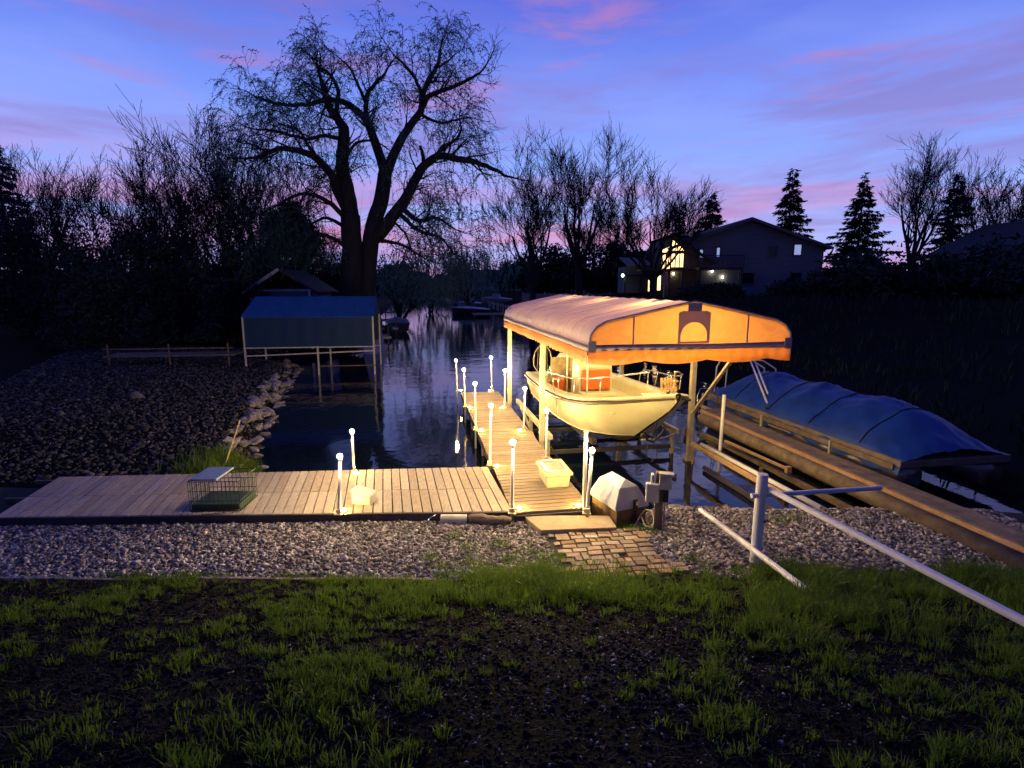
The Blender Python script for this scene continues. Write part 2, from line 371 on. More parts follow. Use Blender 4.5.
# ------------------------------------------------------------------ stones
ICO_V = []; ph = (1+5**.5)/2
for a_, b_ in ((1, ph), (-1, ph), (1, -ph), (-1, -ph)): ICO_V += [(0, a_, b_), (a_, b_, 0), (b_, 0, a_)]
ICO_V = np.array(ICO_V)/math.hypot(1, ph)
from itertools import combinations
ICO_F = []
for a_, b_, c_2 in combinations(range(12), 3):
    if all(np.linalg.norm(ICO_V[p_]-ICO_V[q_]) < 1.1 for p_, q_ in ((a_, b_), (b_, c_2), (a_, c_2))):
        nrm = np.cross(ICO_V[b_]-ICO_V[a_], ICO_V[c_2]-ICO_V[a_])
        ICO_F.append((a_, b_, c_2) if nrm.dot(ICO_V[a_]) > 0 else (a_, c_2, b_))
ICO_F = np.array(ICO_F)
def stones(name, xs, ys, sizes, m, zoff=.3):
    n = len(xs); zs = gh(xs, ys)
    sc_ = sizes[:, None]*rng.uniform(.55, 1.25, (n, 3)); sc_[:, 2] *= .7
    base = ICO_V[None]*(1+rng.uniform(-.34, .30, (n, 12, 1)))*sc_[:, None, :]
    an = rng.uniform(0, 6.28, n); tl = rng.normal(0, .35, n)
    c, s = np.cos(an)[:, None], np.sin(an)[:, None]; ctl, stl = np.cos(tl)[:, None], np.sin(tl)[:, None]
    x, y, z = base[..., 0], base[..., 1], base[..., 2]
    y, z = y*ctl - z*stl, y*stl + z*ctl
    X, Y = x*c-y*s, x*s+y*c
    V = np.stack([X+xs[:, None], Y+ys[:, None], z+(zs+sizes*zoff)[:, None]], 2).reshape(-1, 3)
    Fc = (ICO_F[None]+np.arange(n)[:, None, None]*12).reshape(-1, 3)
    return raw(name, V, Fc, m)
# gravel strip in front of the dock
def in_paver(x, y):
    a = x*ct+y*st; b = -x*st+y*ct
    return (a > 1.70) & (a < 3.0) & (b > 5.8) & (b < 7.35)
n = 80000; xs = rng.uniform(-8.5, 7.5, n); ys = 6.05 + (9.0-6.05)*rng.random(n)
ok = ~in_paver(xs, ys) & (sdist(xs, ys) > -.1) & (ys > 6.05+.14*fbm(xs, ys, 2.3)+.05)
ok &= ~((xs < .75) & (ys > 7.75))
ok &= (xs < 1.6) | (ys > 6.25+.2*fbm(xs, ys, 1.7, 3))
xs, ys = xs[ok], ys[ok]
tag(stones('gravel', xs, ys, rng.gamma(4, .0032, len(xs))+.007, gravel_m), 'mixed grey and brown gravel strip between dock and grass', 'gravel', kind='stuff')
# left bank gravel
n = 60000; xs = rng.uniform(-24, -5, n); ys = rng.uniform(9.3, 30, n)
sd = sdist(xs, ys); ok = (sd > .2) & (sd < 13) & (xs > -.55*ys-7)
xs, ys = xs[ok], ys[ok]
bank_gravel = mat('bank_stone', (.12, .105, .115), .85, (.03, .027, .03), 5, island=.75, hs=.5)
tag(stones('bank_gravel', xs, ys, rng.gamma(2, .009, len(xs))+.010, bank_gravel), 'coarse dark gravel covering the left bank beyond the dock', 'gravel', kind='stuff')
# bed sheets just above ground
gm = mat('gravel_bed', (.05, .042, .045), .95, (.025, .02, .022), 60, bump=1, bscale=70)
xx = np.linspace(-9, 8, 120); yy = np.linspace(6.12, 9.1, 24); A, B = np.meshgrid(xx, yy)
Vv = np.stack([A.ravel(), B.ravel(), gh(A.ravel(), B.ravel())+.006], 1); nxx = 120
ii = np.arange(23*119); rr, cc = ii//119, ii % 119
o = raw('gravel_bed', Vv, np.stack([rr*nxx+cc, rr*nxx+cc+1, (rr+1)*nxx+cc+1, (rr+1)*nxx+cc], 1), gm, smooth=True); o['kind'] = 'structure'

# riprap boulders, each its own rock
rockmeshes = []
import bmesh
for k in range(5):
    bm = bmesh.new(); bmesh.ops.create_icosphere(bm, subdivisions=2, radius=1)
    for v in bm.verts:
        q = v.co*1.3+Vector((k*7.1, 0, 0)); v.co *= 1+.55*mnoise.noise(q)+.25*mnoise.noise(q*2.7)
        v.co.z *= .6; v.co.x *= 1.25
    me = bpy.data.meshes.new('rock'); bm.to_mesh(me); bm.free(); me.materials.append(rock_m)
    me.polygons.foreach_set('use_smooth', [False]*len(me.polygons)); rockmeshes.append(me)
def rock(x, y, s, label, group=None, z=None):
    o = bpy.data.objects.new('rock', rnd.choice(rockmeshes)); C.objects.link(o)
    o.location = (x, y, (ghs(x, y) if z is None else z)+s*.22); o.rotation_euler = (rnd.uniform(-.4, .4), rnd.uniform(-.4, .4), rnd.uniform(0, 6.3)); o.scale = (s, s*rnd.uniform(.7, 1), s*rnd.uniform(.7, 1))
    tag(o, label, 'rock', group)
shore = [(-4.95, 10.2), (-5.3, 11.2), (-6.0, 12.7), (-7.0, 15.7), (-8.1, 19.3), (-9.9, 25.9)]
for i in range(len(shore)-1):
    (x1, y1), (x2, y2) = shore[i], shore[i+1]; dl = math.hypot(x2-x1, y2-y1); m_ = int(dl/.30)
    for k in range(m_):
        t_ = (k+rnd.random())/m_
        for lay in range(2):
            if rnd.random() < .12: continue
            off = -.08 - lay*.36 + rnd.uniform(-.15, .15)
            rock(x1+(x2-x1)*t_+off, y1+(y2-y1)*t_+off*.2, rnd.uniform(.10, .22), 'pale riprap rock in the stone row edging the left bank', 'riprap rocks along the left bank')
for x, y, s, lb in ((2.72, 8.72, .13, 'large tan rock at the water edge beside the lift post'), (2.42, 8.62, .10, 'small tan rock left of the large one at the water edge'),
                    (3.6, 8.75, .14, 'flat grey rock half sunk at the water edge behind the white pipe rail')):
    rock(x, y, s, lb)

# ------------------------------------------------------------------ pavers, slab, edging
pb = MB(); 
pu = [(543, 532), (665, 566)]
def slabbox(mb, p0, p1, p2, p3, z0, z1):
    vs = [(p[0], p[1], z0) for p in (p0, p1, p2, p3)] + [(p[0], p[1], z1) for p in (p0, p1, p2, p3)]
    mb.add(vs, [(3, 2, 1, 0), (4, 5, 6, 7)] + [(i, (i+1) % 4, 4+(i+1) % 4, 4+i) for i in range(4)])
for row in range(11):
    b_ = 7.03-.118*row; a_ = 1.72+(.10 if row % 2 else 0)+rnd.uniform(-.02, .02)
    while a_ < 2.92+.012*row:
        wd = rnd.choice((.20, .20, .10)); cc_ = F(a_+wd/2, b_); 
        if not (rnd.random() < .03):
            pb.box((cc_.x, cc_.y, ghs(cc_.x, cc_.y)+.006+rnd.uniform(-.008, .010)), (wd-.022, .118-.020, .05), rz=TH+R(-5)+rnd.uniform(-.06, .06), rx=rnd.uniform(-.03, .03), ry=rnd.uniform(-.03, .03))
        a_ += wd
o = pb.build('paver_path', paver_m, bevel=.006); o['kind'] = 'structure'
s0 = MB()
P = [PX(541, 531, -.06), PX(617, 528, -.06), PX(609, 516, -.06), PX(523, 516, -.06)]
slabbox(s0, P[0], P[1], P[2], P[3], -.22, -.05)
tag(s0.build('concrete_slab', concrete, bevel=.012), 'tan concrete step slab between the pier end and the brick path', 'slab')
eb = MB()
ex = np.linspace(-8.5, -.9, 24)
for a_, b_ in zip(ex[:-1], ex[1:]):
    eb.bar((a_, 6.07+.012*math.sin(a_*3), ghs(a_, 6.07)+.012), (b_, 6.07+.012*math.sin(b_*3), ghs(b_, 6.07)+.012), .045, .03)
tag(eb.build('garden_edging', mat('pale_edging', (.34, .28, .24), .8, (.22, .17, .15), 6, bump=.4)), 'thin pale edging strip dividing the gravel from the dark grass', 'edging')

# ------------------------------------------------------------------ grass
def grass(name, xs, ys, hs, wd, m):
    n = len(xs); z = gh(xs, ys); an = rng.uniform(0, 6.28, n); lean = rng.uniform(.05, .65, n)*hs; la = rng.uniform(0, 6.28, n)
    dx, dy = np.cos(an)*wd, np.sin(an)*wd; lx, ly = np.cos(la)*lean, np.sin(la)*lean
    p = [np.stack([xs-dx, ys-dy, z-.01], 1), np.stack([xs+dx, ys+dy, z-.01], 1),
         np.stack([xs+dx*.7+lx*.35, ys+dy*.7+ly*.35, z+hs*.6], 1), np.stack([xs-dx*.7+lx*.35, ys-dy*.7+ly*.35, z+hs*.6], 1),
         np.stack([xs+lx+dx*.1, ys+ly+dy*.1, z+hs], 1), np.stack([xs+lx-dx*.1, ys+ly-dy*.1, z+hs], 1)]
    V = np.stack(p, 1).reshape(-1, 3); k = np.arange(n)[:, None]*6
    Fc = np.concatenate([k+np.array([[0, 1, 2, 3]]), k+np.array([[3, 2, 4, 5]])])
    return raw(name, V, Fc, m)
def tuft_grass(name, cx, cy, ch, nb, spread_, m):
    X, Y, H_, LX, LY = [], [], [], [], []
    for x, y, h, k in zip(cx, cy, ch, nb):
        an = rng.uniform(0, 6.283, k); rr = rng.random(k)**.6*spread_*(.5+h*5); ln = rng.uniform(.15, .95, k)*(.3+rr/spread_*.5)
        X.append(x+rr*np.cos(an)); Y.append(y+rr*np.sin(an)); hh = h*rng.uniform(.45, 1.15, k); H_.append(hh)
        an2 = an+rng.normal(0, .7, k); LX.append(np.cos(an2)*ln*hh); LY.append(np.sin(an2)*ln*hh)
    xs, ys, hs, lx, ly = map(np.concatenate, (X, Y, H_, LX, LY)); n = len(xs)
    ok = (ys < 6.16+.10*fbm(xs, ys, 3.1, 9)+.15*sstep(-1, .4, xs)); xs, ys, hs, lx, ly = xs[ok], ys[ok], hs[ok], lx[ok], ly[ok]; n = len(xs)
    z = gh(xs, ys); wa = rng.uniform(0, 6.283, n); wd = (.0022+.0022*rng.random(n)); dx, dy = np.cos(wa)*wd, np.sin(wa)*wd
    st_ = []
    for t_, wf, hf in ((0, 1, 0), (.4, .85, .52), (.75, .6, .86), (1, .08, 1.0)):
        k_ = t_**1.8; st_.append(np.stack([xs-dx*wf+lx*k_, ys-dy*wf+ly*k_, z-.01+hs*hf*(1-.18*k_)], 1)); st_.append(np.stack([xs+dx*wf+lx*k_, ys+dy*wf+ly*k_, z-.01+hs*hf*(1-.18*k_)], 1))
    V = np.stack(st_, 1).reshape(-1, 3); k = np.arange(n)[:, None]*8
    Fc = np.concatenate([k+np.array([[0, 1, 3, 2]]), k+np.array([[2, 3, 5, 4]]), k+np.array([[4, 5, 7, 6]])])
    return raw(name, V, Fc, m)
n = 17000; cx = rng.uniform(-7, 7, n); cy = rng.uniform(.7, 6.3, n)
cl = fbm(cx, cy, 1.3, 5)+.6*fbm(cx, cy, 3.9, 2)
band = sstep(-1.7, -.1, cx)*sstep(4.7, 5.35, cy+.25*fbm(cx, cy, 1.1, 7)); band = np.maximum(band, .75*sstep(1.6, 2.6, cx)*sstep(3.4, 4.2, cy))
patch = np.exp(-(((cx-.65)/1.3)**2+((cy-3.95)/.75)**2))+.8*np.exp(-(((cx-.2)/.8)**2+((cy-2.8)/.6)**2))+.6*np.exp(-(((cx+1.7)/1.1)**2+((cy-5.25)/.32)**2))
dens = np.clip(.36+.42*cl, .08, .9)*(1-np.clip(patch*1.2, 0, .93)); dens = np.maximum(dens*(.35+.65*sstep(2.0, 3.6, cy)), band*np.clip(.66+.45*cl, .14, 1))
k = rng.random(n) < dens; cx, cy, cl, band = cx[k], cy[k], cl[k], band[k]
ch = (.045+.05*rng.random(len(cx))+.04*np.clip(cl, 0, 1))*(1+band*rng.uniform(.3, 2.0, len(cx)))
tag(tuft_grass('grass', cx, cy, ch, rng.integers(10, 34, len(cx)), .055, grass_m), 'uneven spring grass lush beside the brick path and sparse in front', 'grass', kind='stuff')
n = 120000; xs = rng.uniform(-7, 7, n); ys = rng.uniform(.7, 6.1, n); tc_ = fbm(xs, ys, 1.3, 5)+.5*fbm(xs, ys, 5.1, 4)
bare = np.exp(-(((xs-.65)/1.3)**2+((ys-3.95)/.75)**2))+.8*np.exp(-(((xs-.2)/.8)**2+((ys-2.8)/.6)**2))
ok = rng.random(n) < np.clip(.55+.4*tc_, .08, 1)*(1-np.clip(bare, 0, .85))
turf_m = mat('short_turf', (.045, .060, .018), .7, (.020, .026, .012), 2.2, island=.7, spec=.1, hs=.5)
tag(grass('short_turf', xs[ok], ys[ok], rng.uniform(.015, .055, ok.sum()), .0026, turf_m), 'short dark matted turf between the grass tufts', 'grass', kind='stuff')
n = 9000; xs = rng.uniform(-6, 6, n); ys = rng.uniform(1.2, 6.15, n)
straw_m = mat('dead_grass', (.20, .16, .09), .8, (.09, .07, .045), 5, island=.6, spec=.1)
an = rng.uniform(0, 6.283, n); ln = rng.uniform(.03, .10, n); z = gh(xs, ys); hh_ = rng.uniform(.004, .03, n); wx, wy = -np.sin(an)*.002, np.cos(an)*.002
V = np.stack([np.stack([xs-wx, ys-wy, z+.006], 1), np.stack([xs+wx, ys+wy, z+.006], 1), np.stack([xs+np.cos(an)*ln+wx, ys+np.sin(an)*ln+wy, z+hh_], 1), np.stack([xs+np.cos(an)*ln-wx, ys+np.sin(an)*ln-wy, z+hh_], 1)], 1).reshape(-1, 3)
tag(raw('dead_grass', V, np.arange(4*n).reshape(-1, 4), straw_m), 'flattened straw coloured dead blades lying in the turf', 'grass', kind='stuff')
tufts = [PX(u, v, -.12) for u, v in ((455, 538), (468, 550), (500, 545), (526, 553), (508, 560), (545, 556), (560, 560), (430, 560), (640, 527), (632, 530), (624, 528), (648, 531), (795, 520), (780, 522), (590, 566), (620, 568), (470, 562), (440, 568), (690, 560), (705, 566))]
xs = np.concatenate([rng.normal(p.x, .07, 90) for p in tufts]); ys = np.concatenate([rng.normal(p.y, .07, 90) for p in tufts])
tag(grass('grass_tufts', xs, ys, rng.uniform(.03, .12, len(xs)), .0035, grass_m), 'small green grass tufts growing up through the gravel', 'grass', kind='stuff')
n = 2600; xs = rng.normal(.65, 1.1, n); ys = rng.normal(3.7, .8, n)
ok = (ys < 5.2) & (ys > 1.5)
xs, ys = xs[ok], ys[ok]
tag(stones('wood_chips', xs, ys, rng.gamma(2, .0020, len(xs))+.002, chip_m, .5), 'pale chips and small stones scattered over the bare dark soil', 'debris', kind='stuff')
n = 60000; xs = rng.uniform(-6.5, 6.5, n); ys = rng.uniform(.8, 6.0, n)
clod = mat('soil_clod', (.014, .012, .024), .95, (.008, .008, .010), 12, island=.6, spec=.05)
tag(stones('soil_clods', xs, ys, rng.gamma(2, .0038, n)+.003, clod, .15), 'crumbly dark soil clods over the rough yard ground', 'soil', kind='stuff')
# bankside weeds behind the platform
n = 2200; xs = rng.normal(-5.35, .45, n); ys = rng.uniform(9.6, 11.2, n); ok = sdist(xs, ys) > -.1
tag(grass('bank_weeds', xs[ok], ys[ok], rng.uniform(.1, .34, ok.sum()), .008, grass_m), 'yellow green weeds on the left bank behind the wire crate', 'weeds', kind='stuff')

# ------------------------------------------------------------------ pier and platform
PA0, PA1 = 1.34, 2.54
pier = thing('pier', 'long narrow wooden pier of cross boards running out beside the boat', 'pier', F((PA0+PA1)/2, 7.2, -.05), TH)
BX = (PA0+PA1)/2; BY = 7.2
mb = MB(); y = 7.72
while y < 17.35:
    mb.box(((PA0+PA1)/2-BX, y-BY, .05-.018+rnd.uniform(-.002, .002)), (PA1-PA0+rnd.uniform(-.01, .02), .123, .036), rz=rnd.uniform(-.004, .004)); y += .142
mb.build('deck', wood_pier, pier, bevel=.004)
for a in (PA0+.03, PA1-.03):
    MB().box((a-BX, (7.7+17.3)/2-BY, -.065), (.045, 9.6, .14)).build('stringer', wood_old, pier)
MB().box(((PA0+PA1)/2-BX, 7.62-BY, -.04), (1.18, .045, .12)).build('end_board', wood_dark, pier, bevel=.005)
for b in (9.6, 12.0, 14.4, 17.2):
    for a in (PA0+.07, PA1-.07):
        MB().tube([(a-BX, b-BY, -1.1), (a-BX, b-BY, -.05)], .035, 8).build('support_leg', alu, pier, smooth=True)

# platform: parallelogram boards between front line and back line
fl0, fl1 = PX(150, 515.3, 0), PX(512, 511, 0); bl0, bl1 = PX(190, 474.0, 0), PX(487.5, 466.8, 0)
def line(p, q, d):       # intersection in plan of line pq with the line through d in direction v
    pass
plat = thing('platform', 'wide wooden platform of front to back boards along the shore', 'dock', ((fl0+fl1)/2-Vector((0, 0, .2))), 0)
mb = MB()
# interpolate parameter along front, board directions fan slightly as measured
front = lambda t: fl0.lerp(fl1, t); backp = lambda t: bl0.lerp(bl1, t)
W_front = (fl1-fl0).length
pitch_b = .148; 
# extrapolate left out of frame
nb = int(W_front/pitch_b)+16
for k in range(nb):
    t0 = 1-(k*pitch_b+.004)/W_front; t1 = 1-((k+1)*pitch_b-.012)/W_front
    Pf0, Pf1 = front(t0), front(t1); tb = lambda t: 1-(1-t)*1.0
    Wb = (bl1-bl0).length
    Pb0 = bl1 + (bl0-bl1)*((1-t0)*W_front/Wb); Pb1 = bl1 + (bl0-bl1)*((1-t1)*W_front/Wb)
    mid0, mid1 = Pf0.lerp(Pb0, .46), Pf1.lerp(Pb1, .46); e = .008
    dn = (Pb0-Pf0).normalized()*e
    for (A0, A1, B0, B1) in ((Pf0, Pf1, mid0-dn, mid1-dn), (mid0+dn, mid1+dn, Pb0, Pb1)):
        zj = rnd.uniform(-.003, .003)
        slabbox(mb, A0, A1, B1, B0, -.036+zj, zj)
mb.build('deck', wood_plat, plat, world=True, bevel=.003)
d0 = (fl1-fl0).normalized(); L0 = fl0-d0*2.6
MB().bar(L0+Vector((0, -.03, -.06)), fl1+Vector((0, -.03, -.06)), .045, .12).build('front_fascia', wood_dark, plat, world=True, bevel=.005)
db = (bl1-bl0).normalized()
MB().bar(bl0-db*2.6+Vector((0, -.03, -.11)), bl1+Vector((0, -.03, -.11)), .045, .13).build('rear_joist', wood_old, plat, world=True)
MB().bar((L0+bl0-db*2.6)/2+Vector((0, 0, -.11)), (fl1+bl1)/2+Vector((0, 0, -.11)), .06, .13).build('middle_joist', wood_old, plat, world=True)
for t_ in (.15, .5, .85):
    q = bl0.lerp(bl1, t_); MB().tube([q+Vector((0, -.12, -1.2)), q+Vector((0, -.12, -.05))], .035, 8).build('support_leg', alu, plat, world=True, smooth=True)

# ------------------------------------------------------------------ light posts + puck lights
def light_post(u_t, v_t, u_b, v_b, zb, label, r=.021, base_z=-.0, purple=False, low=0):
    """post standing at deck point (u_b,v_b) up to where its lamp sits in height"""
    B = PX(u_b, v_b, zb); zc = B.y*math.cos(PITCH)+(CAMZ-zb)*math.sin(PITCH)
    T = PD(u_t, v_t, zc)
    r0 = thing('light_post', label, 'lamp post', (B.x, B.y, zb-low), 0, 'lit lamp posts around the dock')
    H = T.z-(zb-low); dx, dy = (T.x-B.x), (T.y-B.y)
    MB().tube([(0, 0, 0), (dx*.5, dy*.5, H*.5), (dx, dy, H-.05)], r, 12).build('pole', lavp if purple else white_pvc, r0, smooth=True)
    MB().lathe((dx, dy, H-.06), [(r+.006, 0), (r+.008, .03), (.03, .035), (.03, .045)], 12).build('collar', white_pvc, r0)
    MB().box((0, 0, low+.055), (r*2+.035, r*2+.02, .05)).box((0, 0, low+.006), (r*2+.07, r*2+.05, .012)).build('bracket', alu, r0, bevel=.003)
    MB().lathe((dx, dy, H-.015), [(.02, 0), (.034, .008), (.038, .03), (.03, .05), (.012, .06)], 12).build('lamp_cap', cap_m, r0, smooth=True)
    return r0
LP = [
 (352, 432, 354, 474, 0, 'lit lamp post at the back edge of the left platform beside the open water', .022, 0, False),
 (340, 457, 339, 514.5, 0, 'lit lamp post at the front edge of the left platform near the small white box', .024, 0, True),
 (456, 361, 457.5, 391.5, 0, 'lit lamp post at the far left corner of the pier end', .022, .6, False),
 (464, 370, 465.3, 407, 0, 'second lit lamp post from the far end on the left side of the pier', .022, .6, False),
 (475, 384, 475.5, 430, 0, 'lit lamp post midway along the left side of the pier', .022, .6, False),
 (491, 406, 489.5, 465, 0, 'tall lit lamp post where the platform corner meets the pier, left side', .022, .1, False),
 (491, 358, 492.5, 391, 0, 'lit lamp post at the far right corner of the pier end', .022, .6, False),
 (505, 371, 504.5, 408, 0, 'lit lamp post beside the far corner post of the canopy', .022, .6, False),
 (525, 389, 523, 431, 0, 'lit lamp post on the right side of the pier against the boat stern', .022, .6, False),
 (547, 411, 546, 461, 0, 'lit lamp post just behind the white dock box by the canopy post', .022, .6, False),
 (513, 443, 512, 513.5, 0, 'nearest lit lamp post, lavender grey, at the corner between platform and pier foot', .024, .1, True),
 (592, 451, 586.5, 513.5, 0, 'leaning lit lamp post at the right foot of the pier beside the grey hood', .026, .15, False),
]
for a_ in LP: light_post(a_[0], a_[1], a_[2], a_[3], a_[4], a_[5], r=a_[6], low=a_[7], purple=a_[8])
PK = [(357, 474.5, 'glowing deck light at the back edge of the left platform'), (344, 511.5, 'glowing deck light at the front edge of the left platform'),
      (461, 391, 'glowing deck light at the far left corner of the pier'), (470.5, 408, 'glowing deck light second from the far end on the pier left side'),
      (481, 431, 'glowing deck light midway along the left side of the pier'), (497, 467, 'glowing deck light at the inner corner of platform and pier'),
      (489.5, 391, 'glowing deck light at the far right corner of the pier'), (502.5, 408, 'glowing deck light second from the far end on the pier right side'),
      (520, 431, 'glowing deck light by the boat stern on the pier right side'), (519, 509, 'glowing deck light at the left foot of the pier'),
      (578, 506.5, 'glowing deck light at the right foot of the pier')]
for u, v, lb in PK:
    q = PX(u, v, .002); r0 = thing('deck_light', lb, 'deck light', q, 0, 'small deck lights along the dock')
    MB().lathe((0, 0, 0), [(.045, 0), (.045, .012), (.036, .014)], 14).build('housing', black_metal, r0)
    MB().lathe((0, 0, .014), [(.032, 0), (.030, .010), (.018, .020), (.006, .023)], 14).build('lens', puck_m, r0, smooth=True)
# plain pipe
q = PX(584, 514, -.1)
tag(MB().tube([(q.x, q.y, -.6), (q.x, q.y, 1.18)], .030, 14).tube([(q.x, q.y, 1.18), (q.x, q.y, 1.2)], .033, 14).build('dock_pipe', white_pvc, smooth=False), 'plain white dock pipe without lamp at the right foot of the pier', 'pipe')

# ------------------------------------------------------------------ canopy lift
A0, A1, B0, B1 = 2.50, 5.80, 7.85, 15.75; AM = (A0+A1)/2
lift = thing('boat_lift', 'boat lift with lamplit orange fabric canopy on pale posts over the motorboat', 'boat lift', F(AM, 11.8, WZ), TH)
def lf(a, b, z): return Vector((a-AM, b-11.8, z-WZ))
HWd = (A1-A0)/2
prof = [(-1, 2.44), (-.985, 2.60), (-.93, 2.72), (-.84, 2.80), (-.70, 2.85), (-.35, 2.975), (0, 3.09), (.35, 2.975), (.70, 2.85), (.84, 2.80), (.93, 2.72), (.985, 2.60), (1, 2.44)]
rows = []; NB = 16
for k in range(NB*6+1):
    b = B0 + (B1-B0)*k/(NB*6); fr = (k % 6)/6
    sag = .028*math.sin(math.pi*fr) if k % 6 else 0
    r = []
    for x, z in prof:
        dd = sag*(1 if abs(x) > .6 else .6)
        r.append(lf(AM+x*HWd*(1-.012*(sag/.028 if sag else 0)), b, z-dd + .006*math.sin(b*5+x*3)))
    rows.append(r)
MB().grid(rows).build('roof_cover', canvas, lift, smooth=True)
seam = MB()
for k in range(NB+1):
    b = B0 + (B1-B0)*k/NB
    seam.tube([lf(AM+x*HWd*1.001, b, z+.003) for x, z in prof], .0035, 4)
seam.build('roof_seams', canvas, lift)
bowm = MB()
for k in range(0, NB+1, 2):
    b = B0 + .03 + (B1-B0-.06)*k/NB
    bowm.tube([lf(AM+x*HWd*.985, b, z-.03) for x, z in prof], .014, 6)
bowm.build('roof_bows', alu, lift, smooth=True)
def gable(b, sgn):
    ins = [(x*.995, z) for x, z in prof]
    mb = MB(); bot = [lf(AM+x*HWd, b, 2.42) for x in np.linspace(-1, 1, 25)]
    xs_ = np.linspace(-.995, .995, 25); px_ = [p_[0] for p_ in prof]; pz_ = [p_[1] for p_ in prof]
    rows = []
    xs_ = np.linspace(-.995, .995, 110)
    for j in range(25):
        t_ = j/24; w_ = math.sin(math.pi*t_)
        rows.append([lf(AM+x*HWd, b - sgn*w_*(.012*abs(math.sin(x*5))+.030*abs(mnoise.noise(Vector((x*3.1+t_*1.3, t_*1.6, 2))))+.018*abs(mnoise.noise(Vector((x*9-t_*3, t_*2.5, 7)))))+sgn*.012*w_, 2.42+(float(np.interp(x, px_, pz_))-2.42)*t_) for x in xs_])
    return mb.grid(rows).build('gable_panel', gable_canvas, lift, smooth=True)
gable(B0, 1); gable(B1, -1)
# band round the eaves and scalloped valance
def loop_side(fn, name, m, z0, z1, scallop, out, thick=0):
    pass
def band(pts, z0f, z1f, name, m, off):
    rows = [[], []]
    for p_, s_ in pts:
        rows[0].append(lf(p_[0], p_[1], z0f(s_))); rows[1].append(lf(p_[0], p_[1], z1f(s_)))
    return MB().grid(rows).build(name, m, lift, smooth=True, solid=.006)
def side_pts(p, q, n, wob=.0):
    L_ = math.hypot(q[0]-p[0], q[1]-p[1]); nx_, ny_ = (q[1]-p[1])/L_, -(q[0]-p[0])/L_
    return [((p[0]+(q[0]-p[0])*k/n+nx_*wob*math.sin(k*.9), p[1]+(q[1]-p[1])*k/n+ny_*wob*math.sin(k*.9)), L_*k/n) for k in range(n+1)]
for (p, q, nn_) in (((A0-.01, B0-.012), (A1+.01, B0-.012), 120), ((A0-.012, B1), (A0-.012, B0-.01), 260), ((A1+.012, B1), (A1+.012, B0-.01), 260), ((A0, B1+.012), (A1, B1+.012), 120)):
    front_side = abs(p[1]-q[1]) < .01
    per = 1.02 if front_side else .26; amp = .055 if front_side else .035
    pts = side_pts(p, q, nn_, .010)
    ptz = side_pts(p, q, nn_, .0)
    band(ptz, lambda s: 2.36+.004*math.sin(s*3), lambda s: 2.45+.006*math.sin(s*2.3), 'eave_band', trim_canvas, 0)
    zt = lambda s: 2.362
    zb_ = (lambda s: 2.20 - amp*abs(math.sin(math.pi*s/per+.4))) 
    band(pts, zb_, zt, 'valance', val_canvas, 0)
# front trims: edge piping, vertical seams, square patch with arched vent
tm = MB(); fb = B0-.022
tm.tube([lf(AM+x*HWd, fb, z) for x, z in prof], .014, 6)
for x in (-.585, .54):
    z = float(np.interp(x, [p_[0] for p_ in prof], [p_[1] for p_ in prof]))
    tm.box(lf(AM+x*HWd, fb, (2.44+z)/2), (.024, .006, z-2.44))
for sx in (-1, 1): tm.box(lf(AM+sx*(HWd-.05), fb-.006, 2.43), (.12, .010, .17))
tm.build('gable_trim', trim_canvas, lift)
pm = MB(); x0_, x1_, z0_, z1_, ra = -.26, .26, 2.455, 2.945, .215
zc_ = 2.50
inner = [(-ra, z0_+.03)] + [(ra*math.cos(math.pi-k*math.pi/20), zc_+.06+ra*math.sin(k*math.pi/20)) for k in range(21)] + [(ra, z0_+.03)]
outer = [(x0_, z0_)] + [(max(x0_, min(x1_, 1.6*x)), z1_ if abs(x) < .9*ra or True else z) for x, z in inner[1:-1]] + [(x1_, z0_)]
outer[1] = (x0_, zc_+.1); outer[-2] = (x1_, zc_+.1)
for k in range(2, len(outer)-2):
    an_ = math.pi-(k-1)*math.pi/20; x = math.cos(an_); z = math.sin(an_); f_ = min(.26/max(abs(x), 1e-6), (z1_-zc_-.06)/max(z, 1e-6)); outer[k] = (x*f_, zc_+.06+z*f_)
vs_ = [lf(AM+x, fb-.004, z) for x, z in outer] + [lf(AM+x, fb-.004, z) for x, z in inner]; no_ = len(outer)
pm.add(vs_, [(k, k+1, no_+k+1, no_+k) for k in range(no_-1)] + [(0, no_, 2*no_-1, no_-1)])
pm.box(lf(AM, fb+.002, 3.0), (.22, .010, .12))
pm.build('grey_patch', trim_canvas, lift)
# the vent is backlit canvas stitched over an opening: cut the patch by leaving canvas proud
for a, b in ((A0+.14, 11.45), (A0+.10, 15.45), (A1+.02, 10.9), (A1+.02, 15.1)):
        bb = b
        MB().box(lf(a, bb, (2.42-1.5)/2), (.105, .105, 2.42+1.5)).build('post', alu, lift, bevel=.008)
        MB().box(lf(a, bb, -.42), (.18, .18, .10)).build('post_sleeve', alu, lift, bevel=.006)
MB().bar(lf(A0+.02, B0+.02, 2.40), lf(A0+.02, B1-.02, 2.40), .05, .07).build('eave_beam', alu, lift)
MB().bar(lf(A1-.02, B0+.02, 2.40), lf(A1-.02, B1-.02, 2.40), .05, .07).build('eave_beam', alu, lift)
MB().bar(lf(A0+.1, 11.45, 2.36), lf(A1, 10.9, 2.36), .05, .07).build('cross_beam', alu, lift)
MB().bar(lf(A0+.1, 15.1, 2.36), lf(A1, 15.1, 2.36), .05, .07).build('cross_beam', alu, lift)
MB().bar(lf(A1+.03, 10.9-.05, .62), lf(A1-.03, 8.95, 2.40), .07, .05).build('diagonal_brace', alu, lift, bevel=.005)
MB().bar(lf(A1+.03, 15.1+.05, .9), lf(A1-.03, 15.6, 2.38), .06, .05).build('diagonal_brace', alu, lift, bevel=.005)
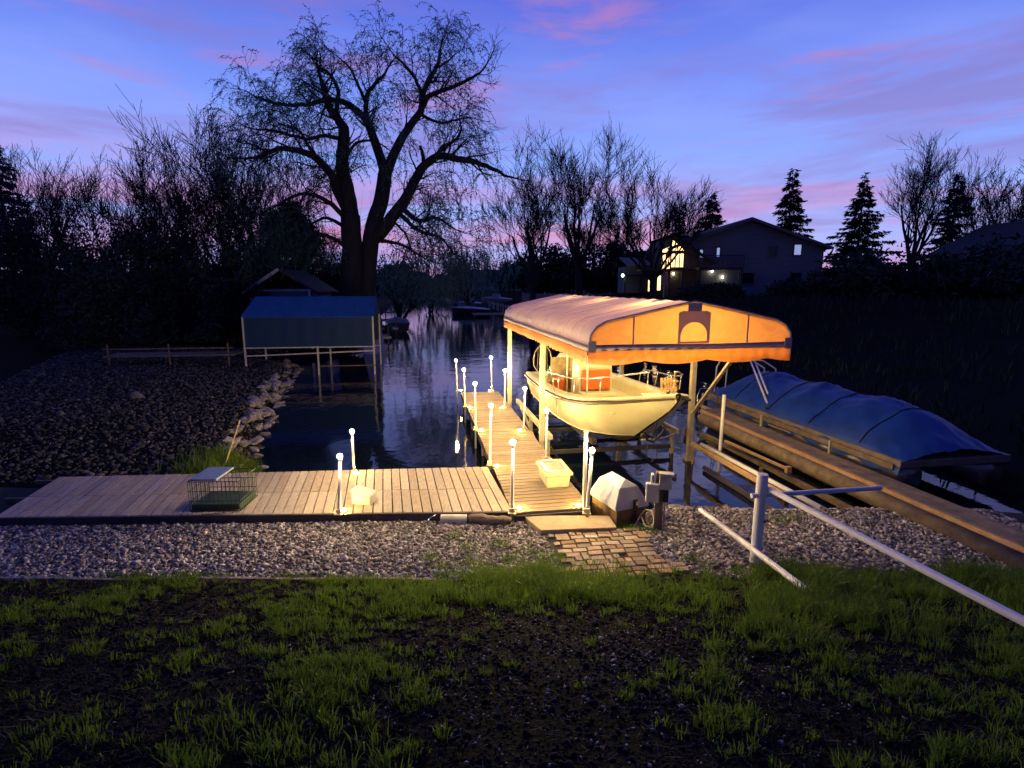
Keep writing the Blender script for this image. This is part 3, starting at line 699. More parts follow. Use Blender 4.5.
for a in (A0+.28, A1-.12):
    MB().bar(lf(a, 11.2, .12), lf(a, 15.2, .12), .09, .11).build('side_beam', alu, lift, bevel=.006)
    MB().bar(lf(a, 11.45, -.75), lf(a, 14.6, .05), .06, .06).build('swing_arm', alu, lift)
    MB().bar(lf(a, 11.45, -1.2), lf(a, 11.45, .10), .08, .08).build('frame_leg', alu, lift, bevel=.006)
    MB().bar(lf(a, 13.3, -1.2), lf(a, 13.3, .10), .08, .08).build('frame_leg', alu, lift, bevel=.006)
for b, z in ((11.45, -.28), (13.3, -.28), (14.8, -.28)):
    MB().bar(lf(A0+.28, b, z), lf(A1-.12, b, z), .07, .09).build('cradle_beam', bottom_paint_and_shade, lift, bevel=.006)  # cradle beams coloured dark to stand in for shade under the hull
for a in (3.55, 4.75):
    MB().bar(lf(a, 10.6, .16), lf(a, 14.6, .12), .10, .12).build('bunk', bottom_paint_and_shade, lift)
MB().tube([lf(A1, 11.4, .05), lf(A1-.7, 10.6, .18), lf(4.35, 10.1, .3)], .018, 8).build('winch_arm', white_paint, lift, smooth=True)
# lamps hanging under the ridge
for b, lb in ((9.0, 'canopy lamp nearest the front gable'), (11.4, 'canopy lamp in the middle of the ridge'), (13.9, 'canopy lamp nearest the pier far end')):
    r0 = thing('canopy_lamp', lb, 'lamp', F(AM, b, 2.90), TH, 'lamps hung under the canopy ridge')
    MB().lathe((0, 0, .02), [(.05, .05), (.11, 0), (.115, -.02), (.105, -.02)], 16).build('lamp_shade', white_paint, r0)
    MB().lathe((0, 0, -.04), [(.03, .04), (.05, .02), (.045, -.02), (.02, -.04)], 12).build('bulb', fixture_m, r0, smooth=True)
    l_ = bpy.data.lights.new('canopy_light', 'POINT'); l_.energy = LAMP_CANOPY*(1.25 if b < 10 else .6); l_.color = (1, .74, .27); l_.shadow_soft_size = .06
    lo_ = bpy.data.objects.new('canopy_light', l_); C.objects.link(lo_); lo_.location = (0, 0, -.16); lo_.parent = r0

# ------------------------------------------------------------------ the boat
CA = 4.08
boat = thing('motorboat', 'cream centre console motorboat raised on the lift with its bow towards the shore', 'boat', F(CA, 11.5, .05), TH)
def bf(x, b, z): return Vector((x, b-11.5, z-.05))
ST0 = [ # b, gunwale half, gz, chine half, cz, kz
 (14.75, 1.14, .98, .98, .40, .12), (14.0, 1.18, .985, 1.0, .40, .10), (13.0, 1.21, 1.01, 1.02, .40, .10), (12.0, 1.22, 1.04, 1.0, .40, .09), (11.2, 1.20, 1.08, .93, .41, .12),
 (10.6, 1.16, 1.13, .80, .42, .18), (10.2, 1.10, 1.17, .60, .45, .28), (9.9, 1.03, 1.21, .36, .48, .39), (9.65, .95, 1.25, .06, .52, .51), (9.36, .84, 1.31, .035, .70, .69), (9.0, .67, 1.38, .03, .91, .90), (8.62, .45, 1.47, .03, 1.12, 1.11), (8.28, .22, 1.55, .02, 1.33, 1.32), (8.08, .05, 1.60, .015, 1.50, 1.49)]
ST = []
for k in range(len(ST0)-1):
    q0, q1, q2, q3 = (np.array(ST0[i]) for i in (max(k-1, 0), k, k+1, min(k+2, len(ST0)-1)))
    for j in range(3):
        t_ = j/3; w_ = q1+(q2-q1)*t_
        cr_ = .5*((2*q1)+(q2-q0)*t_+(2*q0-5*q1+4*q2-q3)*t_**2+(3*q1-q0-3*q2+q3)*t_**3); w_[1:3] = cr_[1:3]; ST.append(tuple(w_))
ST.append(ST0[-1])
def side(s):
    rows = []
    for (b, gb, gz, cb, cz, kz) in ST:
        r = []
        for j in range(9):
            t_ = j/8; fl = t_**(1.0-.30*float(sstep(11.8, 9.6, b)))
            x = cb+(gb-cb)*fl + .03*math.sin(math.pi*t_)*float(sstep(9.8, 11.5, b))
            r.append(bf(s*x, b, cz+(gz-cz)*t_))
        rows.append(r if s > 0 else r)
    return rows
mb = MB(); mb.grid(side(1)); mb.grid([r[::-1] for r in side(-1)])
b, gb, gz, cb, cz, kz = ST[0]
mb.add([bf(-gb, b, gz), bf(-cb, b, cz), bf(0, b, kz), bf(cb, b, cz), bf(gb, b, gz)], [(0, 1, 2, 3, 4)])
mb.build('hull', hull_gel, boat, smooth=True)
mb = MB()
for s in (1, -1): mb.grid([[bf(0, s_[0], s_[5]), bf(s*s_[3]*.5, s_[0], (s_[5]+s_[4])/2-.01), bf(s*s_[3], s_[0], s_[4])] for s_ in ST[:25]])
mb.build('hull_bottom', bottom_paint_and_shade, boat, smooth=True)
for s in (1, -1):
    rr_ = MB(); rr_.tube([bf(s*(s_[1]+.014), s_[0], s_[2]-.065) for s_ in ST], [.034 if s_[0] > 9.6 else .012+.022*(s_[0]-8)/1.6 for s_ in ST], 8); rr_.build('rub_rail', mat('rub_rail', (.07, .04, .03), .5), boat, smooth=True)
for s in (1, -1):
    MB().tube([bf(s*(s_[3]+.012), s_[0], s_[4]+.02) for s_ in ST[:25]], .016, 6).build('chine_strake', gel, boat, smooth=True)
MB().box(bf(-1.235, 13.3, .60), (.02, .10, .05)).box(bf(-1.225, 12.4, .58), (.02, .05, .05)).build('hull_fittings', chrome, boat, bevel=.005)
# gunwale cap & liner
mb = MB()
for s in (1, -1):
    out_ = [bf(s*(s_[1]+.01), s_[0], s_[2]-.01) for s_ in ST]; top_ = [bf(s*max(s_[1]-.02, 0), s_[0], s_[2]+.03) for s_ in ST]
    gwf = lambda s_: .20+.16*float(sstep(11.5, 9.8, s_[0]))
    inn = [bf(s*max(s_[1]-gwf(s_), 0), s_[0], s_[2]+.03) for s_ in ST]; dn = [bf(s*max(s_[1]-gwf(s_)-.02, 0), s_[0], s_[2]-(.10 if s_[0] > 9.3 else .03)) for s_ in ST]
    deep = [bf(s*max(s_[1]-gwf(s_)-.05, 0), s_[0], max(.66, s_[2]-.42) if s_[0] > 10 else s_[2]-(.30 if s_[0] > 9.3 else .06)) for s_ in ST]
    mb.grid(list(zip(*[out_, top_, inn, dn, deep])) and [list(x) for x in zip(out_, top_, inn, dn, deep)])
mb.build('gunwale', gel, boat, smooth=True)
mb = MB(); mb.grid([[bf(-max(s_[1]-.24, 0), s_[0], (.70 if s_[0] > 10.3 else s_[2]-(.28 if s_[0] > 9.3 else .04))), bf(max(s_[1]-.24, 0), s_[0], (.70 if s_[0] > 10.3 else s_[2]-(.28 if s_[0] > 9.3 else .04)))] for s_ in ST])
mb.build('cockpit_floor', gel, boat)
mb = MB(); s_ = ST[0]; mb.box(bf(0, 14.68, .86), (2.1, .16, .30)); mb.build('transom_cap', gel, boat, bevel=.03)
fd = [s_ for s_ in ST if s_[0] < 9.75]
MB().grid([[bf(x*max(s_[1]-.12, .005), s_[0], s_[2]+.022+.012*(1-x*x)) for x in (-1, -.5, 0, .5, 1)] for s_ in fd]).build('foredeck', gel, boat, smooth=True)
# bow casting deck
mb = MB(); mb.add([bf(-.75, 10.0, 1.02), bf(.75, 10.0, 1.02), bf(.62, 9.4, 1.04), bf(.0, 9.3, 1.05), bf(-.62, 9.4, 1.04)], [(0, 1, 2, 3, 4)])
mb.build('bow_deck', gel, boat, solid=.02)
MB().box(bf(0, 9.05, 1.42), (.34, .22, .03)).build('bow_hatch', gel, boat, bevel=.01)
MB().lathe(bf(.05, 8.55, 1.53), [(.03, 0), (.03, .04), (.05, .05), (.02, .07)], 10).build('bow_cleat', black_metal, boat)
# console with orange front cushion
cons = MB(); cons.add([bf(-.42, 12.12, .56), bf(.42, 12.12, .56), bf(.42, 12.87, .56), bf(-.42, 12.87, .56), bf(-.40, 12.22, 1.52), bf(.40, 12.22, 1.52), bf(.40, 12.77, 1.62), bf(-.40, 12.77, 1.62)],
    [(3, 2, 1, 0), (4, 5, 6, 7), (0, 1, 5, 4), (1, 2, 6, 5), (2, 3, 7, 6), (3, 0, 4, 7)])
cons.build('console', gel, boat, bevel=.04)
MB().box(bf(-.02, 12.1, 1.20), (.66, .09, .46), rx=R(-5)).build('console_cushion', orange_vinyl, boat, bevel=.03)
MB().box(bf(-.02, 11.98, .88), (.80, .34, .10)).build('console_seat', gel, boat, bevel=.03)
ws = [(-.40, 1.54)] + [(-.40+.8*k/12, 1.64+.07*math.sin(math.pi*k/12)+.02*math.sin(3*math.pi*k/12)) for k in range(13)] + [(.40, 1.54)]
MB().poly([bf(x, 12.32, z) for x, z in ws], .012, (0, 1, .4)).build('windscreen_frame', gel, boat)
for x in (-.46, .46, .40, -.52):
    MB().tube([bf(x, 13.02 if abs(x) < .5 else 11.2, .56), bf(x, 13.02 if abs(x) < .5 else 11.2, 1.85)], .02, 8).build('top_leg', white_paint, boat, smooth=True)
MB().tube([bf(.1+.17*math.cos(k*.524), 13.1+.03*math.sin(k), 1.42+.17*math.sin(k*.524)) for k in range(13)], .014, 6).build('steering_wheel', black_rubber, boat, smooth=True)
# leaning seat + stowed gear
MB().box(bf(-.05, 13.77, .98), (.86, .42, .14)).build('helm_seat', orange_vinyl, boat, bevel=.04)
MB().box(bf(-.05, 14, 1.30), (.86, .10, .44)).build('helm_backrest', gel, boat, bevel=.04)
MB().box(bf(-.05, 13.77, .72), (.74, .40, .38)).build('seat_base', gel, boat, bevel=.02)
MB().box(bf(-.60, 13.32, .82), (.22, .5, .5)).build('side_seat_cushion', orange_vinyl, boat, bevel=.03)
MB().box(bf(.0, 14.25, .78), (1.7, .38, .12)).build('stern_bench', tan_wood, boat, bevel=.03)
mb = MB()
for k in range(5): mb.box(bf(.40+k*.065, 9.55, 1.50), (.042, .02, .26), rx=R(-12))
mb.bar(bf(.37, 9.54, 1.42), bf(.70, 9.54, 1.42), .02, .03).bar(bf(.37, 9.50, 1.57), bf(.70, 9.50, 1.57), .02, .03)
mb.build('slatted_backrest', tan_wood, boat, bevel=.004)
# bow rails
def rail(pts, r=.013): MB().tube(pts, r, 8).build('bow_rail', chrome, boat, smooth=True)
for s in (-1, 1):
    pts = [bf(s*1.13, 12.35, 1.08), bf(s*1.14, 12.3, 1.28), bf(s*1.14, 12.1, 1.40), bf(s*1.13, 11.5, 1.45), bf(s*1.06, 10.6, 1.50), bf(s*.88, 9.8, 1.62), bf(s*.60, 9.15, 1.76), bf(s*.34, 8.80, 1.86), bf(s*.22, 8.70, 1.88)]
    rail(pts)
    for (x0, b0, z0), (x1, b1, z1) in (((1.10, 11.4, 1.15), (1.12, 11.3, 1.46)), ((1.04, 10.4, 1.25), (1.02, 10.45, 1.52)), ((.78, 9.6, 1.40), (.78, 9.55, 1.68)), ((.24, 8.75, 1.58), (.24, 8.72, 1.88))):
        MB().tube([bf(s*x0, b0, z0), bf(s*x1, b1, z1)], .010, 6).build('rail_stanchion', chrome, boat, smooth=True)
# anchor hanging at the stem
an = MB(); an.tube([bf(.05, 8.75, 1.24), bf(.05, 8.9, 1.02), bf(.03, 9.05, .62)], .018, 6).tube([bf(-.14, 9.0, .78), bf(-.06, 9.06, .60), bf(.06, 9.06, .56), bf(.16, 9.0, .70), bf(.20, 8.9, .84)], .022, 6).tube([bf(-.14, 9.1, .66), bf(.2, 9.1, .62)], .015, 6)
an.box(bf(.05, 8.78, 1.22), (.1, .14, .10)).build('anchor', black_metal, boat, smooth=False)
MB().tube([bf(.05+.11*math.sin(k*.6), 9.1, .40-.16*math.cos(k*.6)-.06) for k in range(11)], .010, 6).build('anchor_line', black_rubber, boat, smooth=True)
MB().tube([bf(-1.16, 12.0, 1.55), bf(-1.20, 11.2, 1.0), bf(-1.24, 10.9, .72)], .012, 6).build('boat_hook', chrome, boat, smooth=True)
# registration strip (blurred pinkish marks) at the port side
MB().box(bf(-1.235, 11.75, .96), (.006, .62, .055)).build('side_marking', mat('pale_red_marking', (.55, .33, .24), .5, (.70, .60, .42), 60, stretch=(1, 1, .2)), boat)
# outboard engine
ob = MB(); ob.lathe(bf(0, 15.05, 1.0), [(.10, 0), (.19, .04), (.22, .18), (.20, .36), (.12, .46), (.03, .48)], 14); ob.build('outboard_cowl', mat('cowl_white', (.55, .55, .55), .3), boat, smooth=True)
MB().box(bf(0, 15.05, .55), (.16, .26, .95)).box(bf(0, 15.05, .1), (.03, .4, .3)).build('outboard_leg', black_metal, boat, bevel=.03)
# landing-net style hoop at the stern
net = MB(); hoop = [bf(-.95+.24*math.cos(k*.524), 13.6+.05*math.sin(k), 1.50+.36*math.sin(k*.524)) for k in range(13)]
net.tube(hoop, .012, 6).tube([bf(-.95, 13.6, 1.14), bf(-.97, 13.6, .95)], .014, 6)
for k in range(1, 6): net.tube([hoop[k], hoop[12-k]], .004, 4)
net.build('landing_net', mat('net_grey', (.35, .32, .22), .6), boat)
mb = MB(); mb.box(bf(-.5, 13.5, 1.18), (.5, .06, .75)); mb.box(bf(-.2, 13.4, 1.0), (.2, .3, .5)); mb.build('folded_cover', mat('tan_cloth', (.34, .25, .12), .8, (.20, .15, .08), 8, bump=.8, bscale=10), boat, bevel=.05)

# ------------------------------------------------------------------ dock box (white cooler) on the pier
q = PX(554, 484, 0)
cb_ = thing('dock_box', 'cream plastic storage box with recessed lid sitting on the right side of the pier', 'storage box', (q.x, q.y+.10, .004), TH-R(0))
mb = MB(); 
def taper(mb, x0, y0, z0, x1, y1, z1, cx=0, cy=0):
    vs = [(cx-x0/2, cy-y0/2, z0), (cx+x0/2, cy-y0/2, z0), (cx+x0/2, cy+y0/2, z0), (cx-x0/2, cy+y0/2, z0), (cx-x1/2, cy-y1/2, z1), (cx+x1/2, cy-y1/2, z1), (cx+x1/2, cy+y1/2, z1), (cx-x1/2, cy+y1/2, z1)]
    mb.add(vs, [(3, 2, 1, 0), (4, 5, 6, 7), (0, 1, 5, 4), (1, 2, 6, 5), (2, 3, 7, 6), (3, 0, 4, 7)]); return mb
taper(mb, .37, .60, 0, .42, .66, .22).build('box_body', cooler_p, cb_, bevel=.015)
lid = MB(); lid.box((0, 0, .245), (.48, .72, .05)); 
for sx, sy, w_, h_ in ((-.18, 0, .07, .64), (.18, 0, .07, .64), (0, -.29, .43, .07), (0, .29, .43, .07)): lid.box((sx, sy, .284), (w_, h_, .03))
lid.build('lid', cooler_p, cb_, bevel=.008)
MB().box((0, 0, .274), (.28, .50, .008)).build('lid_panel', mat('dark_lid_panel', (.20, .17, .12), .6, (.42, .38, .27), 6, bump=.4), cb_)  # recessed panel in a mottled colour darker than the lid around it
for sy in (-.18, .18): MB().box((.222, sy, .19), (.02, .06, .07)).build('latch', grey_box, cb_, bevel=.004)

# small white box on platform
q = PX(362, 505, 0)
wb = thing('small_box', 'small white slope-topped box on the left platform between its two lamp posts', 'box', (q.x, q.y+.1, .004), R(-12))
mb = MB(); mb.add([(-.14, -.11, 0), (.16, -.11, 0), (.16, .13, 0), (-.14, .13, 0), (-.14, -.11, .20), (.16, -.11, .13), (.16, .13, .13), (-.14, .13, .20)],
    [(3, 2, 1, 0), (4, 5, 6, 7), (0, 1, 5, 4), (1, 2, 6, 5), (2, 3, 7, 6), (3, 0, 4, 7)]); mb.build('body', white_box, wb, bevel=.008)
mb = MB(); mb.box((.16-.004, .01, .075), (.014, .20, .11)).build('end_panel', grey_box, wb, bevel=.004)
MB().box((.0, .01, .176), (.34, .27, .018), ry=R(13)).build('lid', white_box, wb, bevel=.005)

# bumper, log, rod in front of platform
q0, q1 = PX(441, 519, -.07), PX(467, 519, -.07)
bp_ = MB(); nseg = 26; pts = []; rs = []
for k in range(nseg+1):
    pts.append(Vector((q0.x, q0.y-.02, -.07)).lerp(Vector((q1.x, q1.y-.02, -.07)), k/nseg)); rs.append(.072)
bp_.tube(pts, rs, 16)
tag(bp_.build('white_roller', white_paint), 'short white roller lying at the front edge of the platform left of the driftwood log', 'roller')
lg = thing('driftwood_log', 'short brown driftwood log lying against the front of the platform', 'log', PX(488, 523, -.13))
pts = []; rs = []
a0, a1 = PX(469, 519, -.065), PX(511, 520, -.07)
for k in range(15):
    t_ = k/14; pts.append(a0.lerp(a1, t_)+Vector((0, -.03+.02*math.sin(t_*7), .012*math.sin(t_*9)))); rs.append(.055+.028*math.sin(t_*3.1+.3)+.006*math.sin(t_*25))
MB().tube(pts, rs, 12).build('trunk_piece', log_m, lg, smooth=True, world=True)
MB().tube([pts[10], pts[10]+Vector((.05, -.06, .05)), pts[10]+Vector((.08, -.09, .06))], [.03, .022, .015], 8).build('knot', log_m, lg, smooth=True, world=True)
q = PX(425, 523, -.1); q2 = PX(436, 515, -.02)
tag(MB().tube([q, q.lerp(q2, .6)+Vector((0, 0, .02)), q2], .012, 6).build('metal_stake', chrome, smooth=True), 'short bent metal stake leaning on the dark platform edge', 'stake')

# wire crate with pale lid on the platform's left
q = PX(238, 512.5, 0)
cr = thing('wire_crate', 'dark green wire crate with pale blue lid on the far left of the platform', 'crate', (q.x-.36, q.y+.33, .004), R(2))
mb = MB(); w_, d_, h_ = .74, .60, .46
for i in range(13):
    x = -w_/2+w_*i/12
    for y in (-d_/2, d_/2): mb.tube([(x, y, 0), (x, y, h_)], .004, 4)
for i in range(11):
    y = -d_/2+d_*i/10
    for x in (-w_/2, w_/2): mb.tube([(x, y, 0), (x, y, h_)], .004, 4)
for z in (.005, .16, .31, h_):
    mb.tube([(-w_/2, -d_/2, z), (w_/2, -d_/2, z), (w_/2, d_/2, z), (-w_/2, d_/2, z), (-w_/2, -d_/2, z)], .006, 4)
mb.build('wire_frame', wire_m, cr)
MB().box((0, 0, .055), (w_-.04, d_-.04, .09)).build('tray', green_tray, cr, bevel=.01)
MB().box((-.16, .02, h_+.016), (w_-.34, d_-.02, .028)).build('lid', mat('pale_blue_lid', (.30, .38, .52), .5, (.22, .28, .42), 5), cr, bevel=.008)
q = PX(222, 462, 0); q.z = -.1; q2 = PD(240, 420, 11.0)
tag(MB().tube([(q.x, 10.3, -.1), q2], .014, 8).build('leaning_pole', mat('yellow_pole', (.62, .50, .20), .5)), 'thin yellow pole leaning up from the weeds on the left bank', 'pole')

# ------------------------------------------------------------------ hooded box by the pier foot
q = PX(616, 527, -.13)
hb = thing('hooded_box', 'grey white faceted hood over a brown box beside the pier foot', 'equipment box', (q.x, q.y, ghs(q.x, q.y)-.12), R(22))
mb = MB(); mb.add([(0, 0, 0), (.52, -.20, 0), (.52, .62, 0), (0, .66, 0), (0, 0, .40), (.52, -.20, .40), (.52, .62, .40), (0, .66, .40)], [(3, 2, 1, 0), (4, 5, 6, 7), (0, 1, 5, 4), (1, 2, 6, 5), (2, 3, 7, 6), (3, 0, 4, 7)])
mb = MB(); mb.box((.26, .36, .20), (.50, .70, .40)); mb.build('base_box', brown_p, hb, bevel=.01)
hv = [(-.03, -.02, .37), (.55, -.02, .37), (.55, .76, .37), (-.03, .76, .37),      # rim
      (-.02, .0, .43), (.54, .0, .43), (.54, .74, .43), (-.02, .74, .43),
      (.10, .10, .66), (.42, .10, .66), (.42, .66, .66), (.10, .66, .66),
      (.26, .20, .76), (.26, .56, .76)]
hfc = [(0, 1, 5, 4), (1, 2, 6, 5), (2, 3, 7, 6), (3, 0, 4, 7), (4, 5, 9, 8), (5, 6, 10, 9), (6, 7, 11, 10), (7, 4, 8, 11), (8, 9, 12), (9, 10, 13, 12), (10, 11, 13), (11, 8, 12, 13), (3, 2, 1, 0)]
MB().add(hv, hfc).build('hood', hood_p, hb, bevel=.012)
MB().box((.30, -.03, .44), (.07, .02, .15)).build('latch_plate', black_metal, hb, bevel=.004)
MB().box((.31, -.045, .46), (.025, .02, .06)).build('latch', chrome, hb, bevel=.003)
MB().box((.31, -.03, .2), (.04, .012, .30)).build('strap', black_rubber, hb)

# utility post
q = PX(657.5, 529, -.13)
up = thing('utility_post', 'short wooden post carrying grey and white electric boxes by the water', 'utility post', (q.x, q.y, ghs(q.x, q.y)-.02), R(-14))
MB().box((0, 0, .40), (.115, .115, .95)).build('post', wood_grey, up, bevel=.008)
MB().box((.075, -.085, .765), (.17, .10, .21)).build('outlet_box', grey_box, up, bevel=.010)
MB().box((.085, -.085, .885), (.20, .13, .02)).build('outlet_hood', grey_box, up, bevel=.004)
MB().box((-.10, -.04, .70), (.05, .11, .30)).build('side_bracket', white_box, up, bevel=.01)
MB().box((-.095, -.10, .60), (.19, .10, .27)).build('meter_box', white_box, up, bevel=.018)
MB().box((.085, -.085, .56), (.08, .07, .18)).build('plug', black_rubber, up, bevel=.01)
MB().box((.09, -.09, .445), (.07, .06, .07)).build('plug_cap', grey_box, up, bevel=.01)
MB().tube([(.075, .03, .6), (.085, .03, .3), (.085, .03, -.05)], .013, 8).build('conduit', grey_box, up, smooth=True)
pts = [PX(635, 527, -.1)+Vector((0, 0, .02)), PX(640, 522, -.1)+Vector((0, 0, .10)), PX(645, 522, -.1)+Vector((0, 0, .19)), PX(651, 524, -.1)+Vector((0, 0, .20)), PX(654, 527, -.1)+Vector((0, 0, .10)), PX(652, 529, -.1)+Vector((0, 0, .02)), PX(645, 528, -.1)+Vector((0, 0, .03)), PX(641, 523, -.1)+Vector((0, 0, .09))]
tag(MB().tube([pts[0]] + [p for i in range(len(pts)-1) for p in (pts[i].lerp(pts[i+1], .5), pts[i+1])], .012, 8).build('hose', hose_m, smooth=True), 'pale looped hose on the ground left of the wooden utility post', 'hose')

# ------------------------------------------------------------------ white pipe railing (right foreground)
q = PX(755, 561, -.1); q.z = ghs(q.x, q.y)
pr = thing('pipe_railing', 'white pipe railing with one thick post on the right gravel', 'railing', q, TH)
Hh = 1.16
MB().tube([(0, 0, -.1), (.01, 0, Hh)], .066, 18).tube([(.01, 0, Hh), (.01, 0, Hh+.012)], .062, 18).build('post', lavp, pr, smooth=False)
MB().tube([(-.12, -4.1, .30), (-.08, 1.25, .20)], .036, 12).build('lower_rail', lavp, pr, smooth=False)
MB().tube([(.085, 0.05, .985), (.12, -4.1, 1.10)], .036, 12).build('upper_rail', lavp, pr, smooth=False)
MB().tube([(-.12, 0, .90), (1.7, .0, .885)], .030, 12).build('cross_rail', lavp, pr, smooth=False)
MB().tube([(-.005, -4.0, .2), (-.005, -4.0, 1.5)], .06, 16).build('post', lavp, pr, smooth=False)
MB().lathe((.045, -.055, .58), [(.016, -.01), (.02, 0), (.016, .01)], 8).build('bolt', black_metal, pr)

# ------------------------------------------------------------------ neighbour's long beam with pipe
nb_ = thing('stringer_beam', 'long pale stringer beam with white pipe running from shore past the lift post', 'beam', F(5.8, 9.5, -.45), TH)
MB().box((-.02, -.3, .43), (.09, 3.0, .07)).build('board', lamplit_board, nb_, bevel=.005)
MB().tube([(.02, .9, .50), (.05, -2.6, .52)], .036, 12).build('pipe', lavp, nb_, smooth=True)
MB().tube([(-.02, 1.15, -.3), (-.02, 1.15, .45)], .02, 8).build('foot_pipe', lamplit_board, nb_, smooth=True)
MB().box((.0, -.6, .06), (.05, 2.6, .08)).build('beam_reflection', wood_dark, nb_)  # dark strip built in place of the beam's reflection in the water
q = PX(718, 475, WZ)
tag(MB().tube([(q.x, q.y, -1.1), (q.x+.02, q.y, 1.20)], .034, 14).build('mooring_pipe', white_pvc, smooth=True), 'tall white mooring pipe standing in the water right of the lift post', 'pipe')
MB_ = None

# neighbour's dock / pontoon frame
nd = thing('side_dock', 'weathered brown slatted side dock with long beams right of the lift', 'dock', F(7.3, 8, -.45), TH)
def lr(pts, r, name, m, s=10): MB().tube(pts, r, s).build(name, m, nd, smooth=True)
rr2 = MB()
rows_ = []
for k in range(11):
    an_ = math.pi*k/10; rows_.append([(.13*math.cos(an_), 5.3, .36+.13*math.sin(an_)), (.13*math.cos(an_), -3.5, .36+.13*math.sin(an_))])
MB().tube([(0, 5.25, .38), (0, 5.0, .36), (0, -3.5, .36)], [.05, .14, .14], 14).build('float_tube', alu if False else wood_old, nd, smooth=True)
MB().box((.26, .9, .53), (.22, 8.9, .045)).box((.48, .9, .53), (.19, 8.9, .045)).build('walk_boards', wood_old, nd, bevel=.004)
MB().box((.10, .9, .50), (.05, 8.9, .09)).build('side_board', lamplit_board, nd, bevel=.004)
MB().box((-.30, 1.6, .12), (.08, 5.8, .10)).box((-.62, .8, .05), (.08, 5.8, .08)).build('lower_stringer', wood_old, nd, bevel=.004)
MB().bar((-.45, 3.2, .30), (-.42, 1.1, .34), .05, .05).box((-.42, 1.05, .33), (.10, .08, .14)).build('stub_arm', lamplit_board, nd, bevel=.004)
for y in (4.8, 1.6, -1.6): MB().bar((-.6, y, -.6), (-.6, y, .2), .06).build('pile', wood_old, nd)
MB().bar((.75, 3.4, .58), (1.05, .9, .50), .02, .02).bar((.8, 3.3, .56), (1.25, 1.2, .50), .02, .02).build('slack_rods', lamplit_board, nd)
# ladder hoop at far end
ld = MB(); ld.tube([(-.10, 5.1, .5), (-.05, 5.3, .9), (.05, 5.35, 1.10), (.55, 5.35, 1.12), (.50, 5.2, .5)], .016, 8)
ld.tube([(.0, 5.33, .8), (.5, 5.33, .8)], .014, 8)
ld.build('end_rail', chrome, nd, smooth=True)

# pontoon boat under a blue cover
pbt = thing('pontoon_boat', 'pontoon boat under a bright blue cover moored beyond the brown side dock', 'boat', F(9.3, 11.2, -.25), TH)
MB().box((0, 0, .52), (2.3, 6.6, .14)).build('deck', mat('boat_fence_brown', (.26, .19, .14), .6, (.18, .13, .10), 5), pbt, bevel=.02)
for x in (-.85, .85): MB().tube([(x, 3.5, .36), (x, 3.2, .25), (x, -3.2, .25)], [.06, .28, .28], 14).build('pontoon', mat('pontoon_metal', (.35, .32, .30), .35, metal=.8), pbt, smooth=True)
rows = []
for k in range(67):
    y = -3.3+6.6*k/66; e = min(1, (1-abs(y)/3.45)*3.2); pole = abs(math.sin(k*math.pi/16.5))
    top = .60+.80*e**.8-.10*pole*e; r = []
    for j in range(41):
        x = -1.15+2.3*j/40; edge_ = abs(x/1.16)
        q_ = Vector((x*2.2, y*1.1, 0)); cr = abs(mnoise.noise(q_*1.4))*.10+abs(mnoise.noise(q_*3.6+Vector((3, 1, 0))))*.05
        z = .54+(top-.54)*(1-edge_**1.7)**.9 - cr*(1-edge_*.5)
        r.append((x*1.03+.02*mnoise.noise(q_*2), y, z if edge_ < .97 else .34+.05*math.sin(k*.8)))
    rows.append(r)
MB().grid(rows).build('blue_cover', blue_tarp, pbt, smooth=True)
for kk in (10, 24, 38, 52):
    MB().tube([(p_[0]*1.01, p_[1], p_[2]+.012) for p_ in rows[kk][::2]], .012, 4).build('strap', black_rubber, pbt)
MB().box((-1.18, 0, .46), (.04, 6.4, .10)).build('side_rail', wood_old, pbt)
for k, (x, y) in enumerate(((-1.05, 2.7), (-.85, 2.5))):
    MB().tube([(x, y+.3, .6), (x, y+.25, 1.35), (x+.08, y+.2, 1.55), (x+.3, y, 1.62), (x+.7, y-.3, 1.60), (x+.95, y-.5, 1.4), (x+.98, y-.5, 1.05)], .02, 8).build('tower_hoop', lavp, pbt, smooth=True)
for dx in (0, .12):
    MB().tube([(-.55+dx, 2.2, 1.66), (-1.0+dx, .6, .70)], .024, 8).build('tower_strut', lavp, pbt, smooth=True)
MB().box((-1.02, .55, .68), (.14, .14, .08)).build('strut_foot', black_metal, pbt, bevel=.01)
for y in (2.9, .2, -2.0): MB().bar((-1.45, y, -.6), (-1.45, y, .62), .04).build('mooring_stake', alu, pbt)
MB().bar((-1.45, 3.1, .25), (-1.45, -3.0, .25), .05, .07).build('guide_rail', alu, pbt)

# ------------------------------------------------------------------ blue covered lift (left middle)
bl = thing('covered_lift', 'empty boat lift with a dark blue fabric cover on the left side of the channel', 'boat lift', (-8.7, 24.6, WZ), R(8))
def bq(x, y, z): return Vector((x+8.7, y-24.6, z-WZ))
X0, X1 = -11.45, -6.05
rows = []
for k in range(29):
    x = X0+(X1-X0)*k/28; r = []
    for y, z in ((23.6, 2.02), (23.62, 2.08), (23.75, 2.16), (24.9, 2.86), (25.1, 2.90), (25.3, 2.86), (26.4, 2.16), (26.55, 2.02)):
        e = .25*(1 if (z > 2.5 and k == 0) else 0); r.append(bq(x+e*1.0, y, z-.02*abs(math.sin(k*math.pi/4))))
    rows.append(r)
MB().grid(rows).build('roof_cover', teal_tarp, bl, smooth=False)
def curtain(y):
    return [[bq(X0+(X1-X0)*k/56, y+.004*math.sin(k*.9), 2.03) for k in range(57)], [bq(X0+(X1-X0)*k/56, y+.010*math.sin(k*.9+.4), .76+.02*math.sin(k*.5)) for k in range(57)]]
MB().grid(curtain(23.6)).build('side_curtain', teal_side, bl, smooth=True)
